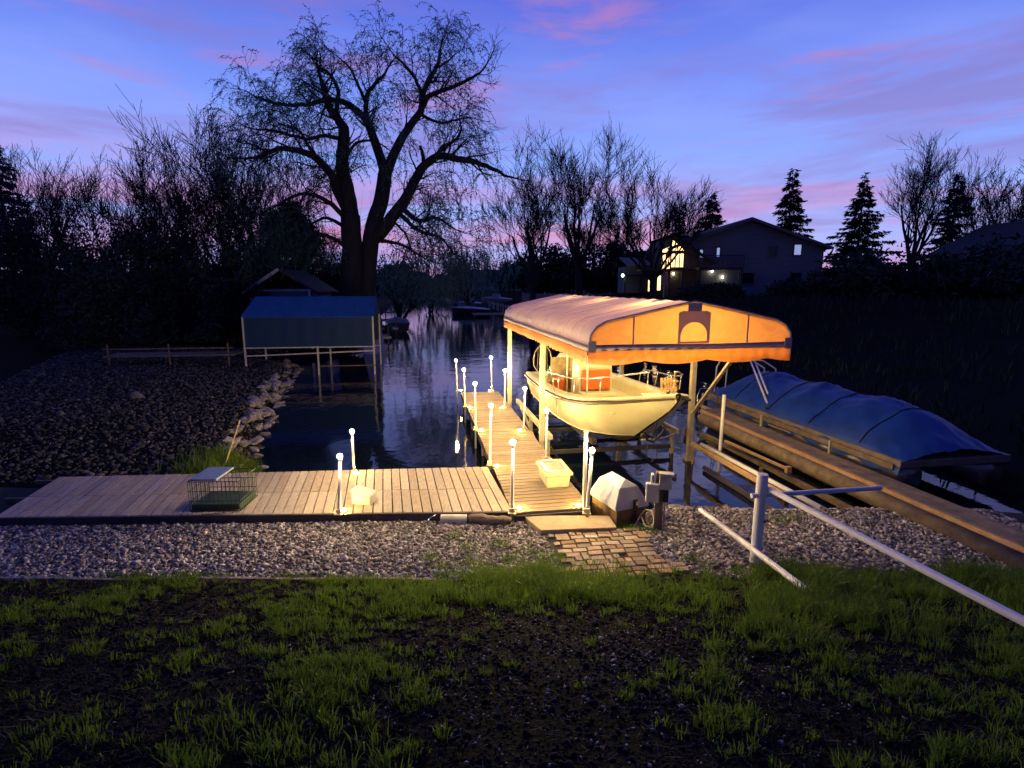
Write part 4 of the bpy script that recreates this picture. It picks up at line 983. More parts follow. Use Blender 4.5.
MB().grid(curtain(26.55)).build('side_curtain', teal_side, bl, smooth=True)
for x in (X0+.02, X1-.02):
    MB().add([bq(x, 23.6, 2.03), bq(x, 25.1, 2.88), bq(x, 26.55, 2.03)], [(0, 1, 2)]).build('end_panel', teal_side, bl)
for x in (X0+.05, -8.45, X1-.05):
    for y in (23.62, 26.5): MB().bar(bq(x, y, -1.3), bq(x, y, .8 if x == -8.45 else 2.05), .07).build('leg', white_paint, bl)
MB().bar(bq(X0, 23.58, .76), bq(X1, 23.58, .76), .04, .05).build('rail', white_paint, bl)
MB().bar(bq(X0, 23.60, .42), bq(X1, 23.58, .58), .05, .05).build('rail', white_paint, bl)
MB().bar(bq(-8.4, 23.60, -.06), bq(X1, 23.58, -.06), .04, .04).build('rail', wood_old, bl)
MB().bar(bq(X0, 26.5, .5), bq(X1, 26.5, .5), .05, .05).build('rail', white_paint, bl)

# neighbour's walkway left of it
wk = thing('bank_walkway', 'bluish wooden walkway on the left bank next to the covered lift', 'walkway', (-14.2, 23.3, .25), R(8))
MB().box((0, 0, .25), (5.0, 1.2, .06)).build('deck', wood_old, wk)
for x in (-2.3, 0, 2.3):
    MB().bar((x, -.58, -.3), (x, -.58, .75), .05).build('rail_post', wood_old, wk)
MB().bar((-2.5, -.58, .55), (2.5, -.58, .55), .04, .05).build('handrail', wood_old, wk)

# shed behind
gz = ghs(-12.5, 31)
sh = thing('shed', 'small dark shed with pale gable board behind the blue covered lift', 'shed', (-12.6, 31, gz))
def sq(x, y, z): return Vector((x+12.6, y-31, z-gz))
MB().box(sq(-12.6, 32.5, 1.7), (3.3, 3, 3.0)).build('wall', siding, sh)
for s in (-1, 1):
    MB().add([sq(-12.6+s*2.0, 30.6, 3.0), sq(-12.6+s*2.0, 34.4, 3.0), sq(-12.6, 34.4, 4.25), sq(-12.6, 30.6, 4.25)], [(0, 1, 2, 3)]).build('roof', roofing, sh, solid=.06)
MB().bar(sq(-14.65, 30.55, 2.96), sq(-12.6, 30.55, 4.24), .05, .16).build('gable_board', white_paint, sh)
MB().bar(sq(-12.55, 30.55, 4.22), sq(-10.6, 30.55, 3.0), .05, .14).build('gable_board', wood_dark, sh)
MB().bar(sq(-14.1, 30.5, 3.12), sq(-10.9, 30.5, 3.12), .05, .08).build('tie_board', white_paint, sh)
for x in (-14.1, -11.0): MB().bar(sq(x, 30.5, gz), sq(x, 30.5, 3.1), .10).build('porch_post', white_paint, sh)

# barrel and tarped pile on the bank
gz = ghs(-10.0, 30.9)
br = thing('barrel', 'pale blue barrel standing in front of the willow trunks', 'barrel', (-10.2, 31.3, gz))
MB().lathe((0, 0, 0), [(.33, 0), (.36, .1), (.37, .5), (.36, .9), (.33, 1.0), (.37, 1.35), (.37, 2.3), (.30, 2.45)], 18).build('drum', barrel_m, br, smooth=True)
MB().lathe((0, 0, 1.0), [(.375, 0), (.385, .03), (.375, .06)], 18).lathe((0, 0, 1.9), [(.375, 0), (.385, .03), (.375, .06)], 18).build('hoop', black_metal, br)
gz = ghs(-7.9, 31.6)
tp = thing('covered_pile', 'small tent shaped blue tarpaulin heap right of the willow base', 'tarpaulin', (-7.9, 31.6, gz))
MB().add([(-.6, -.5, 0), (.6, -.5, 0), (.6, .6, 0), (-.6, .6, 0), (-.1, -.4, 2.3), (.35, -.3, 2.5), (.3, .5, 2.2), (-.2, .5, 2.3)], [(0, 1, 5, 4), (1, 2, 6, 5), (2, 3, 7, 6), (3, 0, 4, 7), (4, 5, 6, 7)]).build('tarp', barrel_m, tp, bevel=.08)

# ------------------------------------------------------------------ small docks and boats along the channel
def small_dock(a, b, wd, ln, label, side_=1):
    r0 = thing('small_dock', label, 'dock', F(a, b, WZ), TH, 'small docks along the far channel banks')
    mb = MB()
    for k in range(int(ln/.3)): mb.box((side_*(-ln/2+.3*k+.15), 0, .55), (.26, wd, .05))
    mb.build('deck', wood_grey, r0)
    MB().box((0, -wd/2-.03, .48), (ln, .05, .16)).build('edge_board', white_paint, r0)
    for x in (-ln/2+.2, 0, ln/2-.2): MB().bar((x, -wd/2, -.7), (x, -wd/2, 1.25), .09).build('pile', wood_grey, r0)
for k, (b, lb) in enumerate(((38, 'nearest small dock on the left bank right beside the blue covered lift'), (46, 'second small dock along the left bank beyond the covered lift'), (57, 'third small dock along the left bank'), (74, 'fourth small dock along the left bank under the willow strands'), (98, 'farthest small dock on the left bank'))):
    small_dock(-2.9+(.25 if k % 2 else 0), b, 1.6, 2.6, lb)
small_dock(9.0, 68, 2.2, 4.4, 'small dock on the right bank just left of the canopy corner')
small_dock(8.4, 88, 2.0, 5.0, 'middle small dock on the right bank in the distance')
small_dock(8.6, 118, 2.0, 5.0, 'farthest small dock on the right bank near the leaning willow')
def small_boat(loc, rz, label, hullm, coverm, cabin=True):
    r0 = thing('small_boat', label, 'boat', loc, rz, 'small boats along the channel')
    rows = []
    for k in range(13):
        t_ = k/12; y = -2.6+5.2*t_; hw = .95*math.sin(math.pi*min(1, .28+t_*.72))**.6 if t_ < 1 else .02; hw = .95*(1-max(0, t_-.45)**2*3.2) if t_ < .99 else .05
        rows.append([(-hw, y, .75+.25*t_), (-hw*.8, y, .1), (0, y, -.15), (hw*.8, y, .1), (hw, y, .75+.25*t_)])
    MB().grid(rows).add([rows[0][0], rows[0][1], rows[0][2], rows[0][3], rows[0][4]], [(0, 1, 2, 3, 4)]).build('hull', hullm, r0, smooth=True)
    MB().grid([[(r[0][0], r[0][1], r[0][2]), (0, r[0][1], r[0][2]+.25*math.sin(math.pi*(k+.5)/13)), (r[4][0], r[4][1], r[4][2])] for k, r in enumerate(rows)]).build('cover', coverm, r0)
    if cabin: MB().box((0, .1, 1.25), (1.0, 1.3, .6)).build('cabin', hullm, r0, bevel=.1)
    return r0
wh = mat('boat_white', (.62, .62, .66), .4); dk = mat('boat_dark_cover', (.05, .06, .09), .7)
small_boat(F(-1.6, 50, WZ), TH+R(4), 'small dark covered boat tied along the left bank', dk, dk, False)
small_boat(F(7.5, 76, WZ), TH+R(80), 'small dark skiff at the right bank docks', dk, wh, False)
small_boat(F(5.8, 128, WZ), TH+R(70), 'white boat moored in the far distance near the leaning willow', wh, wh)
small_boat((-2.5, 92, ghs(-2.5, 92)+.3), R(85), 'white boat stored on the lawn of the right bank', wh, wh)
small_boat((-7.5, 104, ghs(-7.5, 104)+.3), R(80), 'white boat stored on land behind the leaning willow', wh, wh)
# white picket rail on right bank
pk = thing('picket_fence', 'low white picket rail on the right bank beyond the canopy corner', 'fence', F(11.5, 60, ghs(*F(11.5, 60)[:2])), TH)
for k in range(44): MB().box((-.2*math.sin(k), k*.75-3, .55), (.08, .06, 1.1)).build('picket', white_paint, pk)
MB().bar((0, -3, .85), (0, 30, .85), .05, .07).build('rail', white_paint, pk)
# long white fence
fn = thing('board_fence', 'long pale board fence behind the bare trees on the right bank', 'fence', (5.2, 62, ghs(5.2, 62)))
z0 = ghs(5.2, 62)
mb = MB()
for k in range(62):
    x = -4.0+k*.24; mb.box((x, .02*math.sin(k*3), .60), (.215, .03, 1.25+.02*math.sin(k*7)))
mb.build('boards', mat('fence_board', (.40, .38, .44), .8, (.32, .30, .36), 3, island=.15), fn)
for k in range(7): MB().box((-4+k*2.4, .06, .65), (.12, .12, 1.45)).build('fence_post', white_paint, fn)

# ------------------------------------------------------------------ house on the right
HD = 52.0
def hp(u, v, d=HD): return PD(u, v, d)
base = ghs(22, 50)
hs_ = thing('house', 'dark two storey house with steep gable and a glowing prow window', 'house', (22, 51, base))
def H(x, y, z): return Vector((x-22, y-51, z-base))
ap, rt, lt = hp(749, 219), hp(806, 239), hp(690, 256)
slopeR = (ap.z-rt.z)/(rt.x-ap.x); xl = ap.x-7.6; xr = ap.x+7.8
zl = ap.z-slopeR*1.05*7.6; zr = ap.z-slopeR*7.8
def wallpoly(mb, pts, y0, y1):
    n = len(pts); vs = [H(x, y0, z) for x, z in pts]+[H(x, y1, z) for x, z in pts]
    mb.add(vs, [tuple(range(n)), tuple(range(n, 2*n))[::-1]] + [(i, n+i, n+(i+1) % n, (i+1) % n) for i in range(n)])
YF = ap.y
wm_ = MB(); wallpoly(wm_, [(xl+1.6, base-1), (xr-.5, base-1), (xr-.5, zr+.2), (ap.x, ap.z-.15), (xl+1.6, zl+1.0)], YF, YF+11); wm_.build('wall', siding, hs_)
for (x0, z0_, x1, z1_) in ((xl, zl, ap.x, ap.z), (xr, zr, ap.x, ap.z)):
    MB().add([H(x0, YF-.7, z0_), H(x0, YF+11.5, z0_), H(x1, YF+11.5, z1_), H(x1, YF-.7, z1_)], [(0, 1, 2, 3)]).build('roof', roofing, hs_, solid=.2)
    MB().bar(H(x0, YF-.74, z0_-.04), H(x1, YF-.74, z1_-.04), .06, .26).build('gable_board', house_trim, hs_)
def window(u0, v0, u1, v1, glass, depth=None, fr=.10):
    d = depth or HD
    p0, p1 = PD(u0, v1, d), PD(u1, v0, d); cx, cz = (p0.x+p1.x)/2, (p0.z+p1.z)/2; w_, h_ = p1.x-p0.x, p1.z-p0.z
    f = MB(); y = YF-.06 if depth is None else p0.y-.06
    for sx in (-1, 1): f.box(H(cx+sx*w_/2, y, cz), (fr, .10, h_+fr*2))
    for sz in (-1, 1): f.box(H(cx, y, cz+sz*h_/2), (w_, .10, fr))
    fo = f.build('window', house_trim, hs_)
    MB().box(H(cx, y+.03, cz), (w_-.02, .03, h_-.02)).build('pane', glass, fo)
window(771, 246, 779, 256, dark_glass); window(742.5, 272.5, 758.5, 284, dark_glass); window(796, 244, 804, 255, dim_glass); window(795, 272, 806, 282, dark_glass)
window(701, 249, 705, 258, dim_glass); window(718, 247, 722, 257, dim_glass)
# balcony
b0, b1 = hp(694, 268), hp(737, 268)
MB().box(H((b0.x+b1.x)/2, YF-1.2, b0.z-.1), (b1.x-b0.x, 2.2, .22)).build('balcony', wood_dark, hs_)
mb = MB()
for k in range(28): mb.bar(H(b0.x+(b1.x-b0.x)*k/27, YF-2.3, b0.z), H(b0.x+(b1.x-b0.x)*k/27, YF-2.3, b0.z+1.0), .05)
mb.bar(H(b0.x, YF-2.3, b0.z+1.05), H(b1.x, YF-2.3, b0.z+1.05), .08, .08); mb.build('balustrade', wood_dark, hs_)
for x in (b0.x+.1, b1.x-.1): MB().bar(H(x, YF-2.2, base-1), H(x, YF-2.2, b0.z), .18).build('balcony_post', wood_dark, hs_)
# prow wing
pw = hp(684, 262, 54)
wg = MB(); c0, c1 = PD(664, 292, 53), PD(700, 292, 53); apx = PD(671, 237, 53)
wg.add([H(c0.x, c0.y, base-1), H(c1.x, c0.y, base-1), H(c1.x, c0.y, PD(0, 258, 53).z), H(PD(684, 0, 53).x, c0.y, PD(0, 252, 53).z), H(apx.x, c0.y, apx.z), H(c0.x, c0.y, PD(0, 246, 53).z),
        H(c0.x, c0.y+8, base-1), H(c1.x, c0.y+8, base-1), H(c1.x, c0.y+8, PD(0, 258, 53).z), H(PD(684, 0, 53).x, c0.y+8, PD(0, 252, 53).z), H(apx.x, c0.y+8, apx.z), H(c0.x, c0.y+8, PD(0, 246, 53).z)],
       [(0, 1, 2, 3, 4, 5), (6, 11, 10, 9, 8, 7)]+[(i, 6+i, 6+(i+1) % 6, (i+1) % 6) for i in range(6)])
wg.build('wing_wall', mat('wing_siding', (.22, .15, .10), .8), hs_)
MB().add([H(PD(669.5, 0, 53).x, c0.y-.5, PD(0, 235.5, 53).z), H(PD(669.5, 0, 53).x, c0.y+9, PD(0, 235.5, 53).z), H(PD(712, 0, 53).x, c0.y+9, PD(0, 262, 53).z-.2), H(PD(712, 0, 53).x, c0.y-.5, PD(0, 262, 53).z-.2)], [(0, 1, 2, 3)]).build('roof', roofing, hs_, solid=.15)
MB().box(H(PD(693, 0, 57).x, 60, PD(0, 247, 57).z), (5.5, 3, 2.0)).build('rear_roof', roofing, hs_)
yy_ = c0.y-.08
def pane(uvs, name='lit_pane', m=lit_glass):
    pts = [PD(u, v, 53) for u, v in uvs]
    f = MB().poly([H(p.x, yy_, p.z) for p in pts], .05, (0, 1, 0)).build('window', house_trim, hs_)
    cx = sum(p.x for p in pts)/len(pts); cz = sum(p.z for p in pts)/len(pts)
    MB().poly([H(cx+(p.x-cx)*.88, yy_-.04, cz+(p.z-cz)*.90) for p in pts], .03, (0, 1, 0)).build('pane', m, f)
pane([(669.5, 251.5), (675, 251.5), (675, 244.5), (669.5, 240)]); pane([(675.5, 251.5), (681.5, 251.5), (681, 250), (675.5, 245)])
for u in (669.5, 673.8, 678): pane([(u, 268), (u+3.4, 268), (u+3.4, 253.5), (u, 253.5)])
for u in (660, 664.6): pane([(u, 270), (u+3.6, 270), (u+3.6, 254), (u, 256)])
pane([(660, 253), (664, 253), (667.5, 249), (667.5, 247), (660, 250.5)])
pane([(656.5, 291), (660, 291), (660, 275), (656.5, 275)]); pane([(647.5, 292), (650, 292), (650, 275), (647.5, 275)])
MB().box(H(PD(662, 0, 53).x, c0.y-1.0, PD(0, 270.5, 53).z), (5.0, 1.8, .18)).build('deck', wood_dark, hs_)
mb = MB()
for k in range(20): mb.bar(H(PD(650, 0, 53).x+k*.19, c0.y-1.9, PD(0, 270.5, 53).z), H(PD(650, 0, 53).x+k*.19, c0.y-1.9, PD(0, 262, 53).z), .04)
mb.build('balustrade', wood_dark, hs_)
for u in (650, 663, 676): MB().bar(H(PD(u, 0, 53).x, c0.y-1.8, base-.8), H(PD(u, 0, 53).x, c0.y-1.8, PD(0, 270.5, 53).z), .16).build('deck_post', wood_dark, hs_)
for u, v in ((714.5, 271), (725.5, 277), (675, 273.5)):
    p = hp(u, v); MB().lathe(H(p.x, YF-.2 if u > 690 else c0.y-.2, p.z), [(.05, -.09), (.09, 0), (.05, .09)], 10).build('porch_lamp', lamp_warm, hs_)
# outbuilding
p0 = PD(624, 292, 56)
ou = thing('outbuilding', 'low dark outbuilding with lean-to roof and a lit yard lamp left of the house', 'outbuilding', (p0.x+1.2, p0.y, p0.z))
MB().box((0, 1.5, 1.2), (2.6, 3, 2.6)).build('wall', siding, ou); MB().box((.0, .6, 3.0), (2.5, 4.6, .14), rx=R(12)).build('roof', house_trim, ou)
MB().box((.0, -1.2, 1.6), (3.3, 1.6, .12)).build('porch_roof', wood_dark, ou)
for x in (-1.5, 0, 1.5): MB().bar((x, -1.8, -.3), (x, -1.8, 1.6), .12).build('porch_post', wood_dark, ou)
p = PD(622.3, 275.5, 54); MB().lathe((p.x-ou.location.x, -1.95, p.z-ou.location.z), [(.06, -.14), (.15, 0), (.06, .14)], 10).build('yard_lamp', mat('yard_lamp', (.9, 1, .8), .4, emit=(.75, 1, .7), es=9), ou)
# pink sign
p = PD(664, 290, 46)
sg = thing('sign', 'small pink sign board on a post in front of the lit house', 'sign', (p.x, p.y, ghs(p.x, p.y)))
zz = PD(0, 279.5, 46).z-ghs(p.x, p.y)
MB().box((0, 0, zz), (.52, .04, .92)).build('board', pink_sign, sg, bevel=.01); MB().bar((0, .05, 0), (0, .05, zz), .07).build('post', white_paint, sg)
# house far right beyond
hs2 = thing('cottage', 'dark low cottage on the rise far right behind the bank', 'house', (44, 47, ghs(44, 47)))
MB().box((0, 2, 1.8), (9, 8, 4.2)).build('wall', siding, hs2)
for s in (-1, 1): MB().add([(s*5.2, -2.5, 3.6), (s*5.2, 6.5, 3.6), (0, 6.5, 6.4), (0, -2.5, 6.4)], [(0, 1, 2, 3)]).build('roof', roofing, hs2, solid=.2)
MB().add([(-4.5, -2.02, 3.9), (4.5, -2.02, 3.9), (0, -2.02, 6.3)], [(0, 1, 2)]).build('gable', siding, hs2)
for x in (-2.2, 1.8):
    f = MB().box((x, -2.06, 1.7), (1.3, .08, 1.3)).build('window', house_trim, hs2); MB().box((x, -2.12, 1.7), (1.1, .04, 1.1)).build('pane', dark_glass, f)
# far low buildings at the channel end
for (u, d_, w_, h_, lb) in ((436, 210, 26, 3.2, 'long low pale building at the far end of the channel'), (489, 150, 14, 3.4, 'white far house between the willow and the canopy')):
    p = PD(u, 290, d_); gz = ghs(p.x, p.y); fb_ = thing('far_house', lb, 'house', (p.x, p.y, max(gz, WZ)))
    MB().box((0, 0, h_/2), (w_, 8, h_)).build('wall', mat('far_house_wall', (.45, .45, .52), .8), fb_)
    MB().add([(-w_/2-.4, -4.5, h_), (w_/2+.4, -4.5, h_), (w_/2+.4, 0, h_+2), (-w_/2-.4, 0, h_+2), (w_/2+.4, 4.5, h_), (-w_/2-.4, 4.5, h_)], [(0, 1, 2, 3), (3, 2, 4, 5)]).build('roof', roofing, fb_)
    for k in range(-2, 3): MB().box((k*w_/5.5, -4.05, h_*.5), (w_*.09, .1, h_*.4)).build('window', dark_glass, fb_)

# ------------------------------------------------------------------ trees
def vrand(): return Vector((rnd.gauss(0, 1), rnd.gauss(0, 1), rnd.gauss(0, 1))).normalized()
class Tree:
    def __init__(s): s.mb = MB(); s.tips = []; s.rmin = .007
    def branch(s, p, d, Ln, r, lvl, maxl, up=.10, wig=.16, kids=(3, 5), spread=(.45, .95), shrink=.66, rs=.55):
        n = 5 if lvl < maxl-1 else 3; pts = [p.copy()]; rr = [r]; d = d.normalized()
        for k in range(n):
            d = (d + vrand()*wig + Vector((0, 0, up))).normalized(); p = p + d*Ln/n; pts.append(p.copy()); rr.append(max(r*(1-(k+1)/n*.72), s.rmin*.7))
        s.mb.tube(pts, rr, 6 if r > .05 else 3, cap=False)
        s.tips.append((pts[-1], d, lvl)); 
        if lvl >= maxl: return
        nk = rnd.randint(*kids)
        for k in range(nk):
            t_ = .30+.70*(k+rnd.random()*.8)/nk; t_ = min(t_, .999); ii = min(int(t_*n), n-1); q = pts[ii].lerp(pts[ii+1], t_*n-ii)
            ax = (pts[ii+1]-pts[ii]).normalized(); side_ = ax.cross(vrand()).normalized()
            an = rnd.uniform(*spread); nd_ = ax*math.cos(an)+side_*math.sin(an)
            s.branch(q, nd_, Ln*shrink*rnd.uniform(.75, 1.2), max(rr[ii]*rs*rnd.uniform(.8, 1.1), s.rmin), lvl+1, maxl, up, wig, kids, spread, shrink, rs)
def leafquads(pts, dirs, ln, wd):
    """pts (n,3), dirs (n,3) -> thin leaf quads"""
    pts = np.asarray(pts); dirs = np.asarray(dirs); n = len(pts)
    rv = rng.normal(size=(n, 3)); s = np.cross(dirs, rv); s /= np.linalg.norm(s, axis=1)[:, None]+1e-9
    l = (ln*rng.uniform(.6, 1.3, n))[:, None]; w = (wd*rng.uniform(.7, 1.3, n))[:, None]
    a = pts-s*w*.5; b = pts+s*w*.5; c = pts+dirs*l+s*w*.2; d = pts+dirs*l-s*w*.2
    V = np.stack([a, b, c, d], 1).reshape(-1, 3); return V, np.arange(4*n).reshape(-1, 4)

# the big willow by traced limbs at 32 m
WD = 32.0
wl = thing('willow_tree', 'huge old willow with twisting black limbs and fine new leaves rising behind the covered lift', 'tree', (-8.8, 33, ghs(-8.8, 33)))
T = Tree(); T.rmin = .012
def limb(pxs, r0, r1, dz=0.0, kids=True, d0=0, dens=1.0, droop=0):
    n = len(pxs); pts = []
    for k, (u, v) in enumerate(pxs): pts.append(PD(u, v, WD+d0+dz*k/(n-1)+rnd.uniform(-.15, .15)))
    # densify
    P_ = []
    for k in range(n-1):
        for j in range(4):
            t_ = j/4; p0, p1, p2, p3 = pts[max(k-1, 0)], pts[k], pts[k+1], pts[min(k+2, n-1)]
            q = .5*((2*p1)+(p2-p0)*t_+(2*p0-5*p1+4*p2-p3)*t_**2+(3*p1-p0-3*p2+p3)*t_**3); P_.append(q+vrand()*.03)
    P_.append(pts[-1]); m_ = len(P_); r0 *= 1.12; r1 *= 1.25; rr = [r0+(r1-r0)*(k/(m_-1))**.8 for k in range(m_)]
    T.mb.tube(P_, rr, 10, cap=False)
    if kids:
        Ltot = sum((P_[k+1]-P_[k]).length for k in range(m_-1))
        nk = int(Ltot*1.5*dens)
        for k in range(nk):
            t_ = .25+.75*rnd.random(); ii = min(int(t_*(m_-1)), m_-2); ax = (P_[ii+1]-P_[ii]).normalized()
            s_ = ax.cross(vrand()).normalized(); s_.y *= .8; an = rnd.uniform(.5, 1.15)
            T.branch(P_[ii], ax*math.cos(an)+s_*math.sin(an), rnd.uniform(1.1, 2.2), min(rr[ii]*.42, .07), 1, 3, up=.05, wig=.26, kids=(3, 4), spread=(.4, 1.1), shrink=.62)
        T.branch(P_[-1], (P_[-1]-P_[-2]), 1.5, r1*.9, 1, 3, up=.06, wig=.25, kids=(4, 5), shrink=.66)
limb([(348, 345), (349, 297), (352, 253), (350, 209)], .60, .44, kids=False)
limb([(350, 212), (347, 185), (342, 157), (343.5, 121), (339, 110), (329, 96), (322, 70)], .47, .12, dz=-1)
limb([(343, 118), (336, 100), (338, 80), (330, 62), (318, 52)], .17, .06, dz=1)
limb([(349, 205), (336, 180), (333, 169), (317, 149), (300, 141), (280, 138), (258, 146)], .32, .08, dz=-2.5, dens=1.5)
limb([(317, 149), (305, 130), (296, 118), (280, 112)], .10, .04, dz=1, d0=-1.3, dens=2.2)
limb([(343, 130), (325, 125), (305, 128), (285, 122), (262, 118)], .13, .05, dz=-1, dens=1.8)
limb([(370, 345), (367, 291), (371, 231), (381, 190), (385, 163)], .50, .32, kids=False, d0=.4)
limb([(385, 165), (380, 149), (370, 118), (362, 104), (345, 90), (328, 87), (305, 92), (280, 92), (255, 84)], .30, .06, dz=2, d0=.4)
limb([(366, 112), (366, 84), (372, 73), (384, 60)], .15, .07, d0=.6)
limb([(366, 90), (358, 74), (352, 58), (342, 46)], .10, .04, d0=.6, dz=-1)
limb([(385, 165), (393, 146), (407, 118), (421, 98), (422, 82), (430, 64), (437, 50), (440, 34)], .30, .06, dz=1, d0=.4)
limb([(421, 98), (429, 83), (449, 74.5), (469, 65), (480, 58)], .17, .05, dz=-2, d0=1)
limb([(420, 102), (438, 111), (452, 109), (470, 106)], .10, .04, dz=2, d0=1)
limb([(422, 84), (415, 65), (404, 50), (392, 38)], .12, .035, dz=-1, d0=1)
limb([(422, 78), (432, 58), (448, 46), (456, 38)], .09, .03, dz=1.5, d0=1)
limb([(374, 232), (385, 220), (393, 208), (407, 188), (421, 160), (438, 146), (457, 149), (477, 153), (494, 160), (506, 167)], .42, .06, dz=-2, d0=.4)
limb([(436, 148), (441, 138), (457, 128), (461, 116)], .14, .05, dz=1, d0=-.8)
limb([(424, 158), (423, 147), (420, 136)], .12, .07, d0=-.4, kids=False)
limb([(400, 200), (419, 214), (434, 210), (448, 218)], .16, .05, dz=-1, d0=0, dens=1.4)
limb([(343, 150), (356, 132), (372, 130)], .10, .05, d0=0)
limb([(356, 250), (366, 240), (372, 226)], .20, .2, kids=False, d0=.2)
limb([(398, 205), (418, 224), (440, 232), (452, 246)], .13, .04, dz=-2, dens=2.0)
limb([(381, 235), (402, 240), (422, 252)], .12, .04, dz=1.5, dens=2.2)
limb([(372, 225), (388, 215), (404, 226), (412, 246)], .10, .04, dz=3, dens=1.8)
limb([(350, 245), (332, 232), (310, 228), (292, 240)], .14, .04, dz=-2, dens=1.8)
limb([(349, 225), (330, 212), (315, 215), (300, 228)], .12, .04, dz=2, dens=1.6)
limb([(349, 215), (325, 192), (300, 186), (272, 200)], .16, .05, dz=-2, dens=1.3)
T.mb.build('trunk', bark, wl, world=True, smooth=True)
wl.scale = (1, 1, .955)
# hanging strands with small leaves from the tips
sv, sd_ = [], []; strands = MB()
for (p, d, lvl) in T.tips:
    if lvl < 2: continue
    u = 512+p.x*FPX/(p.y*.98+.3)
    dense = 1.0
    Ls = rnd.uniform(.5, 1.4)
    if u > 385 and p.z < 13:
        if rnd.random() < .35: continue
        Ls *= rnd.uniform(.9, 2.6)
    elif p.z < 8.5: Ls *= rnd.uniform(1, 2)
    if u > 490: continue
    nst = 1 if lvl == 2 else (1 if rnd.random() < .8 else 2)
    for q in range(nst):
        pp = p.copy(); dd = (d*.7+vrand()*.4); seg = []
        nseg_ = max(3, int(Ls/.25))
        for k in range(nseg_):
            dd = (dd+Vector((0, 0, -.42))+vrand()*.10).normalized(); seg.append(pp.copy())
            for l_ in range(3):
                sv.append(tuple(pp+dd*(.08*l_))); ld_ = (dd*.6+vrand()*.8).normalized(); sd_.append(tuple(ld_))
            pp = pp+dd*.25
        strands.tube(seg, .007, 3, cap=False)
strands.build('strands', bark, wl, world=True)
V, Q = leafquads(sv, sd_, .15, .04)
V -= np.array(wl.location); raw('leaves', V, Q, leaf_w, wl)
print('leaves', len(Q))

# weeping curtain willow at the channel (dark green, right of the trunk) and others
def weeping(loc, H_, W_, n, label, leafm, lean=0, name='weeping_willow', lmin=1.3, ll=.36, lw=.12):
    r0 = thing(name, label, 'tree', loc)
    t_ = Tree()
    for k in range(5):
        an = k*1.26+rnd.random(); t_.branch(Vector((0, 0, 0)) if k == 0 else Vector((lean*.2, 0, H_*.12*k/2)), Vector((math.cos(an)*.5+lean, math.sin(an)*.5, 1.1)), H_*.52, H_*.028, 0, 3, up=.08, wig=.2, kids=(3, 4), spread=(.5, 1.0), shrink=.62)
    t_.mb.build('trunk', bark, r0, smooth=True)
    P_, D_ = [], []; tips = [x for x in t_.tips if x[2] >= 1]
    for k in range(n):
        p, d, lv = rnd.choice(tips); p = p+Vector((rnd.gauss(0, W_*.05), rnd.gauss(0, W_*.05), rnd.gauss(0, .3)))
        ln = rnd.uniform(.15, .5)*H_*.7; dd = Vector((rnd.gauss(0, .3), rnd.gauss(0, .3), .2)).normalized(); st_ = .30
        for j in range(int(ln/st_)):
            dd = (dd+Vector((0, 0, -.5))+vrand()*.08).normalized(); p = p+dd*st_
            if p.z < lmin: break
            for _ in range(2):
                P_.append(tuple(p)); D_.append(tuple((dd*.9+vrand()*.5).normalized()))
    V, Q = leafquads(P_, D_, ll, lw); raw('crown', V, Q, leafm, r0); return r0
def gl(x, y): return (x, y, ghs(x, y))
def at(u, d): x = (u-512)*d/FPX; return gl(x, d/math.cos(PITCH)*.99)
weeping(at(398, 62), 8.2, 6, 260, 'tall green weeping willow curtain hanging over the water right of the huge willow', leaf_w, lean=.25)
weeping(at(430, 84), 6.5, 6, 260, 'yellow green weeping willow dipping towards the channel', leaf_wy, lean=.3)
weeping(at(470, 92), 11.5, 12, 420, 'leaning dark willow on the right bank where the channel narrows', leaf_w, lean=-.3)
weeping(at(500, 100), 9.5, 9, 300, 'dark green willow just left of the tall bare trees', leaf_w, lean=-.1)

def bare(loc, H_, label, seed, nlimb=6, maxl=5, vase=.5, name='bare_tree', low=.22, group=None, wig=.12):
    rnd.seed(seed); r0 = thing(name, label, 'tree', loc, 0, group); t_ = Tree(); t_.rmin = .021
    tr = []; 
    for k in range(5): tr.append(Vector((.05*H_*.1*math.sin(k+seed), .02*k, H_*low*k/4)))
    t_.mb.tube(tr, [H_*.024*(1-.08*k) for k in range(5)], 8, cap=False)
    for k in range(nlimb):
        an = k*6.283/nlimb+rnd.random()*.7; sp = vase*rnd.uniform(.5, 1.1)
        t_.branch(tr[-1]-Vector((0, 0, H_*low*.35*rnd.random())), Vector((math.cos(an)*sp, math.sin(an)*sp, 1)), H_*.40*rnd.uniform(.85, 1.15), H_*.013, 1, maxl, up=.10, wig=wig, kids=(4, 5), spread=(.3, .75), shrink=.60, rs=.5)
    t_.mb.build('trunk', bark2, r0)
    return r0
tA = bare(at(533, 58), 16.5, 'tall bare tree left of centre behind the canopy, left one of the joined pair', 3)
tB = bare(at(578, 60), 17, 'tall bare tree behind the canopy, right one of the joined pair', 8)
tC = bare(at(651, 52), 11.8, 'broad vase shaped bare tree in front of the lit house', 21, nlimb=8, vase=.95, low=.16)
def bdup(src, u, d, sc_, rz, label): return dup(src, at(u, d), rz, label, sc_)
bdup(tC, 595, 72, .95, 3.0, 'broad bare tree behind the pale fence near the outbuilding')
bdup(tC, 690, 75, .95, 5.0, 'bare tree rising behind the prow window roof')
bdup(tA, 742, 110, .62, 1.5, 'distant bare tree behind the main gable')
bdup(tA, 236, 38, .78, .5, 'bare tree at the left, its branches reaching past the shed')
bdup(tB, 266, 36, .78, 2.6, 'bare tree with crooked branches directly above the shed')
bdup(tC, 300, 40, 0.65, 3.3, 'dense bare tree between the shed and the huge willow')
